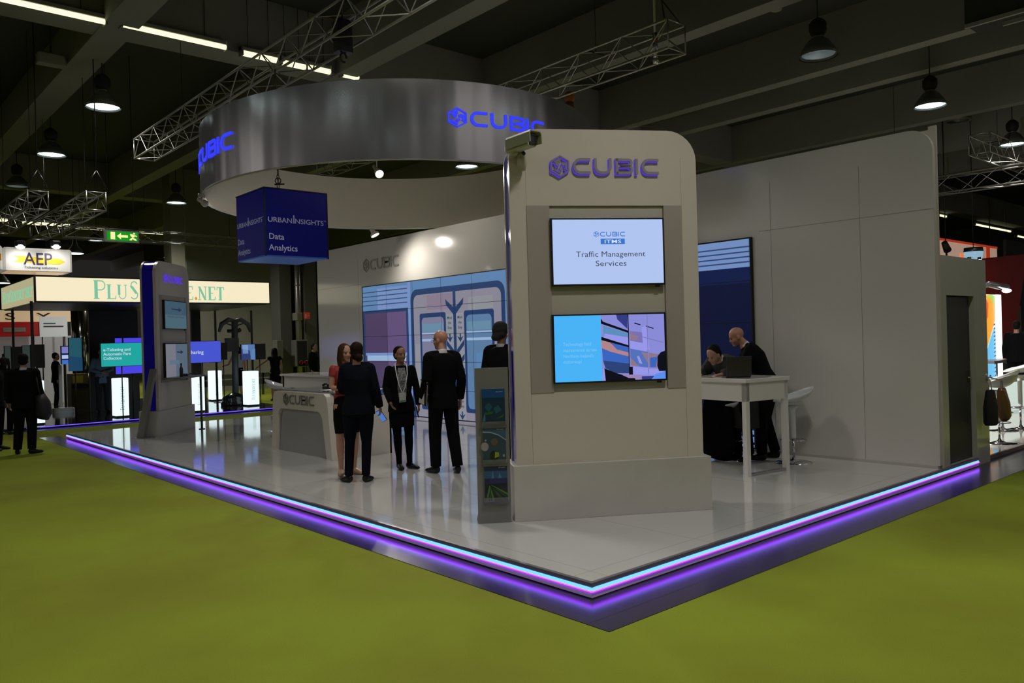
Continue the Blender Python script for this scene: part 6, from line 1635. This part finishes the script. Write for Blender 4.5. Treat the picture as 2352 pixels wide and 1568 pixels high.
        for S_ in 'RL':
            sh, el, wr = J['sh' + S_], J['el' + S_], J['wr' + S_]
            k_ = (.90 if fem else 1.) * bulk ** .5; a_ = .046 + g; m.ell(sh - Vector((0, 0, .004)), (.052 + g * .8) * k_)
            if sleeve >= 1:
                m.loft([(sh, (a_ + .006) * k_, (a_ + .008) * k_), (sh.lerp(el, .5), a_ * k_, a_ * k_), (el, (.040 + g) * k_, (.040 + g) * k_)], 14)
                m.loft([(el, (.040 + g) * k_, (.040 + g) * k_), (el.lerp(wr, .5), (.037 + g) * k_, (.037 + g) * k_), (el.lerp(wr, .97), (.028 + g) * k_, (.026 + g) * k_)], 14)
            else:
                m.loft([(sh, (a_ + .006) * k_, (a_ + .008) * k_), (sh.lerp(el, sleeve), (a_ + .004) * k_, (a_ + .004) * k_)], 14)
        remeshed(m, {'jacket': 'jacket', 'cardigan': 'cardigan', 'shirt': 'shirt', 'tee': 'blouse', 'coat': 'coat', 'dress': 'dress'}[top], vox, topm, t, 3, B)
    if shirt:
        m = MB(); m.loft([(nk - Vector((0, .0, .015)), .068, .064), (nk + (hd - nk) * .16, .059, .061), (nk + (hd - nk) * .22, .055, .057)], 14, sh_side); remeshed(m, 'shirt_collar', vox * .8, shirt, t, 1, B)
    return t, B, J, hp_, R3

def face_yaw(P, deg):
    """yaw so that 0 faces the camera and positive turns the figure to its own left"""
    d = Vector((CAM.x - P[0], CAM.y - P[1])); a = atan2(d.y, d.x) - pi / 2
    return a + radians(deg)
def chest_patch(t, B, J, name, mt, pts, y=.14):
    m = MB(); m.add([B @ Vector((p[0], p[2] if len(p) > 2 else y, p[1])) for p in pts], [tuple(range(len(pts)))]); return m.build(name, mt, t)
def lanyard(t, B, J, badge=True, zc=1.06, y=.155):
    ch, nk = J['chest'], J['neck']
    m = MB()
    for q in (-1, 1):
        pts = [Vector((q * .05, -.045, 1.52)), Vector((q * .078, .02, 1.505)), Vector((q * .082, .085, 1.45)), Vector((q * .075, y - .022, 1.35)), Vector((q * .045, y, 1.2)), Vector((q * .006, y + .004, zc + .07))]
        sd = [Vector((1, 0, 0))] * 6
        vs = []
        for p in pts: vs += [B @ (p + Vector((-.006, 0, 0))), B @ (p + Vector((.006, 0, 0)))]
        m.add(vs, [(2 * i, 2 * i + 1, 2 * i + 3, 2 * i + 2) for i in range(5)])
    l = m.build('lanyard', mat('white lanyard ribbon', (.62, .62, .68), .6), t)
    md = l.modifiers.new('t', 'SOLIDIFY'); md.thickness = .0015
    if badge:
        m = MB(); c = [(-.045, zc - .06), (.05, zc - .07), (.055, zc + .065), (-.04, zc + .07)]
        m.add([B @ Vector((a, y + .012, b)) for a, b in c] + [B @ Vector((a, y + .006, b)) for a, b in c], [(0, 1, 2, 3), (7, 6, 5, 4), (0, 4, 5, 1), (1, 5, 6, 2), (2, 6, 7, 3), (3, 7, 4, 0)])
        bd = m.build('badge', mat('pale badge card', (.5, .56, .55), .4), t)
        m = MB(); m.add([B @ Vector((a, y + .013, b)) for a, b in [(-.04, zc - .055), (.045, zc - .065), (.045, zc - .045), (-.04, zc - .035)]], [(0, 1, 2, 3)]); m.build('badge_stripe', mat('green badge edge', (.05, .25, .12), .5), bd)

# 1 woman in the red blouse
p = atz(800, 1090, ZP); yw_ = face_yaw(p, 14)
t, B, J, HP, R3 = person('woman with long brown hair in a red blouse and black skirt, hand at her chin', (p.x, p.y, ZP), yw_, 1.64,
    dict(elR=(.20, .03, 1.17), wrR=(.02, .16, 1.15), elL=(-.19, .05, 1.16), wrL=(-.045, .15, 1.37), anR=(.085, -.03, .085), toR=(.13, .12, .03), anL=(-.085, -.02, .085), toL=(-.16, .11, .03)),
    SKIN_L, 'long', mat('brown hair', (.045, .020, .011), .75, spec=.15), 'tee', mat('red blouse', (.30, .018, .016), .6), 'skirt', M_blk, mat('beige shoe', (.40, .26, .16), .4), True, .0075, sleeve=.42, jhem=1.075, skirt_hem=.56,
    hands=({'d': (-1, .25, .1), 'n': (0, -1, 0), 'curl': .5}, {'d': (.25, -.25, 1), 'n': (.3, -.8, 0), 'curl': 1.1}), headrot=(-4, 0, 14))
lanyard(t, B, J, False, 1.12, .135)
m = MB(); m.box(-.05, .05, .13, .14, 1.02, 1.07, B); m.build('badge', mat('pale badge card'), t)
# 2 dark-haired woman from behind
p = atz(828, 1106, ZP); yw_ = face_yaw(p, 168)
t, B, J, HP, R3 = person('woman in a navy trouser suit with her hair in a bun, seen from behind', (p.x, p.y, ZP), yw_, 1.66,
    dict(elR=(.23, -.03, 1.14), wrR=(.26, .05, .92), elL=(-.215, .0, 1.16), wrL=(-.10, .17, 1.10), hipR=(.085, 0, .92), knR=(.09, .0, .50), anR=(.075, -.02, .085), toR=(.12, .13, .03), knL=(-.12, .0, .50), anL=(-.14, -.02, .085), toL=(-.24, .08, .03)),
    SKIN_T, 'bun', mat('dark brown hair', (.013, .006, .004), .75, spec=.15), 'jacket', M_navy, 'trousers', M_navy, M_shoe, True, .0075, sleeve=1., jhem=.84, trouser_w=.92, bulk=1.12,
    hands=({'d': (.1, .1, -1), 'n': (-1, .3, 0), 'curl': 1.0}, None), headrot=(6, 0, 4))
wr = B @ (J['wrR'] + Vector((.012, .02, -.11)))
t = thing('smartphone', 'lit smartphone held low by the woman in the navy suit', 'smartphone', wr)
Mx = Matrix.Translation(wr) @ Matrix.Rotation(yw_ + radians(165), 4, 'Z') @ Matrix.Rotation(radians(-18), 4, 'X') @ Matrix.Rotation(radians(28), 4, 'Y')
m = MB(); m.rbox(-.038, .038, -.005, .005, -.075, .075, .003, Mx); m.build('case', M_black, t)
m = MB(); m.quad(*[Mx @ Vector(q) for q in ((-.034, -.0058, -.07), (.034, -.0058, -.07), (.034, -.0058, .07), (-.034, -.0058, .07))]); m.quad(*[Mx @ Vector(q) for q in ((.034, .0058, -.07), (-.034, .0058, -.07), (-.034, .0058, .07), (.034, .0058, .07))]); m.build('screen', g('phone screen', 80, 120, 190), t)
# 3 woman facing, black cardigan
p = atz(926, 1077, ZP); yw_ = face_yaw(p, 8)
t, B, J, HP, R3 = person('woman in a black cardigan, patterned top and lanyard badge, facing the group', (p.x, p.y, ZP), yw_, 1.59,
    dict(elR=(.215, -.02, 1.16), wrR=(.17, .15, .96), elL=(-.225, -.03, 1.16), wrL=(-.24, .05, .90), anR=(.05, -.02, .085), toR=(.03, .15, .03), anL=(-.10, -.02, .085), toL=(-.20, .10, .03), knR=(.07, .015, .5), knL=(-.09, .015, .5)),
    SKIN_D, 'tied', None, 'cardigan', M_blk, 'skirt', M_blk, M_shoe, True, .0075, jhem=.82, skirt_hem=.60, tights=M_blk,
    hands=({'d': (-.3, .6, -.8), 'n': (-.6, 0, .3), 'curl': .5}, {'d': (0, .12, -1), 'n': (1, 0, 0), 'curl': .7}), headrot=(0, 0, 22))
M_pat = mat('black and white patterned knit', (.05, .05, .05), .8, noise=(60, 1., (.28, .28, .28)))
m = MB()
zz_ = [1.44, 1.36, 1.26, 1.15, 1.04]; ww = [.045, .060, .062, .060, .055]; yy_ = [.092, .120, .142, .130, .124]
for i in range(4):
    for j in range(6):
        f0, f1 = -1 + j / 3, -1 + (j + 1) / 3
        def q_(i, f): return B @ Vector((ww[i] * f, yy_[i] + .006 - .012 * f * f, zz_[i]))
        m.quad(q_(i + 1, f0), q_(i + 1, f1), q_(i, f1), q_(i, f0))
o = m.build('patterned_top', M_pat, t); md = o.modifiers.new('t', 'SOLIDIFY'); md.thickness = .008; md.offset = -1
lanyard(t, B, J, True, 1.03, .158)
wr = B @ (J['wrL'] + Vector((.03, .03, -.09)))
t = thing('smartphone', 'dark smartphone in the hand of the woman with the badge', 'smartphone', wr)
Mx = Matrix.Translation(wr) @ Matrix.Rotation(yw_, 4, 'Z') @ Matrix.Rotation(radians(10), 4, 'Y')
m = MB(); m.rbox(-.006, .006, -.036, .036, -.07, .07, .003, Mx); m.build('case', M_black, t)
m = MB(); m.quad(*[Mx @ Vector(q) for q in ((.0066, -.032, -.065), (.0066, .032, -.065), (.0066, .032, .065), (.0066, -.032, .065))]); m.build('screen', g('phone dim', 30, 36, 60), t)
# 4 bald man with folder
p = atz(1022, 1086, ZP); yw_ = face_yaw(p, -152)
t, B, J, HP, R3 = person('bald man in a dark suit and glasses holding a folder, seen from behind', (p.x, p.y, ZP), yw_, 1.78,
    dict(elL=(-.24, -.05, 1.14), wrL=(-.23, .10, .93), elR=(.24, -.05, 1.14), wrR=(.24, .0, .885), anR=(.12, -.11, .085), toR=(.18, .05, .03), knR=(.11, -.03, .50), anL=(-.09, .06, .085), toL=(-.12, .24, .03), knL=(-.095, .05, .50), head=(0, .03, 1.625)),
    SKIN_P, None, None, 'jacket', M_suit, 'trousers', M_suit, M_shoe, False, .0075, jhem=.80, shirt=M_shirt,
    hands=({'d': (0, .1, -1), 'n': (-1, 0, 0), 'curl': .6}, {'d': (.1, .35, -1), 'n': (1, 0, 0), 'curl': 1.2}), headrot=(-4, 0, 30), trouser_w=1.1)
m = MB()
for q in (-1, 1): m.path([B @ HP(q * .030 + .022 * cos(a), .100, -.004 + .018 * sin(a)) for a in [2 * pi * i / 12 for i in range(12)]], .0022, 5, closed=True); m.tube(B @ HP(q * .052, .098, .0), B @ HP(q * .078, .0, .002), .002, n=5)
m.tube(B @ HP(-.01, .1, 0), B @ HP(.01, .1, 0), .002, n=5); m.build('glasses', mat('thin metal frame', (.3, .3, .3), .2, 1.), t)
wr = B @ (J['wrL'] + Vector((-.0, .04, -.02)))
t = thing('folder', 'open white-paged folder held at the side of the bald man', 'folder', wr)
wr = wr - FWD * .09 + RIGHT * .05
Mx = Matrix.Translation(wr) @ frame((0, 0, 0), (RIGHT * .45 - FWD * .9), (RIGHT * .9 + FWD * .45)) @ Matrix.Rotation(radians(8), 4, 'Y')
m = MB(); m.rbox(-.11, .11, -.012, -.006, -.06, .24, .002, Mx); m.rbox(-.11, .11, .006, .012, -.06, .24, .002, Mx); m.build('cover', M_black, t)
m = MB(); m.hexa([Mx @ Vector(c) for c in ((-.10, -.03, -.055), (.10, -.004, -.055), (.10, .004, -.055), (-.10, .03, -.055), (-.10, -.012, .235), (.10, -.003, .235), (.10, .003, .235), (-.10, .012, .235))]); m.build('pages', mat('paper'), t)
# 5 turbaned man behind the tower
p = atz(1160, 1075, ZP)
q = p + (p - CAM).normalized() * .5; yw_ = face_yaw(q, 150)
person('man in a black turban and dark suit, half hidden behind the front tower', (q.x, q.y, ZP), yw_, 1.84, dict(head=(0, .0, 1.625)), SKIN_D, 'turban', None, 'jacket', M_suit, 'trousers', M_suit, M_shoe, False, .009, shirt=M_shirt, bulk=1.05, headrot=(4, 0, 0))
# 6 bald man leaning on the bar table
p = atz(1768, 1054, ZP); yw_ = atan2(-RIGHT.y, -RIGHT.x) - pi / 2 - radians(12)
person('bald man in a dark suit bending over the bar table from the right', (p.x, p.y, ZP), yw_, 1.83,
    dict(pelvis=(0, -.02, .93), waist=(0, .06, 1.07), chest=(0, .15, 1.26), neck=(0, .25, 1.41), head=(0, .36, 1.52), shR=(.185, .21, 1.37), shL=(-.185, .21, 1.37), elR=(.23, .33, 1.09), wrR=(.12, .50, 1.09), elL=(-.23, .33, 1.09), wrL=(-.12, .52, 1.09),
         hipR=(.09, -.03, .91), hipL=(-.09, -.03, .91), knR=(.10, .03, .50), knL=(-.10, .10, .50), anR=(.11, -.08, .085), toR=(.14, .10, .03), anL=(-.11, .10, .085), toL=(-.13, .28, .03)),
    SKIN_P, None, None, 'jacket', M_suit, 'trousers', M_suit, M_shoe, False, .009, jhem=.80, shirt=M_shirt, hands=({'d': (-.6, .9, 0), 'n': (0, 0, -1), 'curl': .3}, {'d': (.5, .9, 0), 'n': (0, 0, -1), 'curl': .3}), headrot=(-22, 0, 10))
# 7 man bent over the table, left
p = atz(1705, 1056, ZP); q = p; yw_ = face_yaw(q, -48)
person('dark-haired man bending over the laptop at the bar table, arm on the tabletop', (q.x, q.y, ZP), yw_, 1.76,
    dict(pelvis=(0, -.05, .90), waist=(.0, .06, 1.04), chest=(-.02, .22, 1.20), neck=(-.03, .34, 1.31), head=(-.03, .45, 1.36), shR=(.16, .30, 1.27), shL=(-.20, .30, 1.27), elR=(.24, .40, 1.12), wrR=(.10, .58, 1.13), elL=(-.32, .36, 1.15), wrL=(-.28, .54, 1.13)),
    SKIN_T, 'short', None, 'coat', mat('charcoal jacket', (.018, .018, .018), .85), 'trousers', M_suit, M_shoe, False, .009, jhem=.42, shirt=M_shirt, hands=({'d': (-.5, .9, 0), 'n': (0, 0, -1), 'curl': .4}, {'d': (.3, .9, -.1), 'n': (0, 0, -1), 'curl': .4}), headrot=(-30, 0, 12))
# long dark coat hanging over the hidden stool
c = atz(1652, 1056, ZP); tp = 1.0
t = thing('draped_coat', 'long black coat hanging almost to the floor below the bar table', 'coat', (c.x, c.y, ZP))
m = MB(); sdv = tuple(RIGHT)
m.loft([(c + Vector((0, 0, .03)) - RIGHT * .02, .17, .15), (c + Vector((0, 0, .20)) - RIGHT * .0, .23, .18), (c + Vector((0, 0, .55)), .22, .17), (c + Vector((0, 0, .78)), .18, .15), (c + Vector((0, 0, .90)), .12, .12)], 22, sdv)
for i, v in enumerate(m.v):
    r_ = v - c; f = 1 + .05 * sin(i % 22 * 1.7); v.x = c.x + r_.x * f; v.y = c.y + r_.y * f
m.build('coat_cloth', M_blk, t)
# 8 man with a bag on the left
p = atz(60, 1042, 0); yw_ = face_yaw(p, 165)
t, B, J, HP, R3 = person('man in a black suit with a shoulder bag standing on the carpet at the left', (p.x, p.y, 0), yw_, 1.73, dict(anR=(.10, -.03, .085), toR=(.22, .10, .03), anL=(-.13, .0, .085), toL=(-.16, .17, .03), wrR=(.27, .05, .93)), SKIN_T, 'short', None, 'jacket', M_suit, 'trousers', M_suit, M_shoe, False, .009, bulk=1.12, shirt=M_shirt, trouser_w=1.15)
q = B @ Vector((.30, .02, .76))
t = thing('shoulder_bag', 'large black shoulder bag on the right side of the man at the left', 'bag', q)
m = MB(); m.loft([(B @ Vector((.26, .02, .60)), .10, .13), (B @ Vector((.29, .02, .70)), .13, .17), (B @ Vector((.28, .02, .88)), .11, .16), (B @ Vector((.24, .02, 1.02)), .07, .12)], 16, (cos(yw_), sin(yw_), 0)); m.build('bag_body', mat('black nylon bag', (.010, .010, .011), .6), t)
m = MB(); m.path([B @ Vector((.26, .10, 1.0)), B @ Vector((.22, .12, 1.3)), B @ Vector((.17, .03, 1.50)), B @ Vector((.22, -.10, 1.3)), B @ Vector((.26, -.08, 1.0))], .014, 6); m.build('strap', M_black, t)
# 9, 10 two people cut by the left edge
p = atz(14, 998, 0); person('woman in dark clothes standing behind the bag man at the left edge', (p.x, p.y, 0), face_yaw(p, 150), 1.66, None, SKIN_T, 'long', None, 'jacket', M_blk, 'trousers', M_blk, M_shoe, True, .012, face=False)
p = atz(-8, 1034, 0); person('person in dark trousers mostly outside the left picture edge', (p.x, p.y, 0), face_yaw(p, 60), 1.70, None, SKIN_T, 'short', None, 'jacket', M_suit, 'trousers', M_suit, M_shoe, False, .012, face=False)
# background figures
def far_person(label, px, py, z, yaw, h, **k):
    p = atz(px, py, z); return person(label, (p.x, p.y, z), face_yaw(p, yaw), h, k.pop('P', None), k.pop('skin', SKIN_T), k.pop('hair', 'short'), k.pop('hairm', None), face=False, vox=.013, **k)
far_person('man in a light blue shirt standing behind the turquoise screen', 237, 948, .06, 10, 1.76, topm=mat('light blue shirt', (.16, .22, .36), .7), top='shirt', legm=mat('dark jeans', (.012, .018, .03), .8), P=dict(elR=(.26, -.02, 1.16), wrR=(.05, .20, 1.08), elL=(-.26, -.02, 1.16), wrL=(-.05, .2, 1.10)))
far_person('woman in a white top and black skirt behind the grey mast', 549, 924, .06, 200, 1.70, fem=True, hair='bun', top='tee', topm=mat('white blouse', (.35, .38, .42), .7), legs='skirt', legm=M_blk, skirt_hem=.52, sleeve=.3, jhem=1.02, P=dict(elL=(-.26, .08, 1.2), wrL=(-.32, .32, 1.15)), skin=SKIN_L)
far_person('woman in a black dress reaching out, between the pedestal and the high table', 634, 920, 0, 190, 1.68, fem=True, hair='long', top='dress', topm=M_blk, legs='skirt', legm=M_blk, sleeve=.3, jhem=.7, P=dict(elL=(-.34, .10, 1.28), wrL=(-.52, .22, 1.12)))
far_person('man in a dark suit and white shirt beside the grey column', 724, 912, 0, 60, 1.78, shirt=M_shirt)
far_person('person in dark clothes behind the slim white post at the left', 131, 937, 0, 90, 1.72)
far_person('man in dark clothes standing at the right picture edge', 2339, 912, .06, 170, 1.80, bulk=1.15)
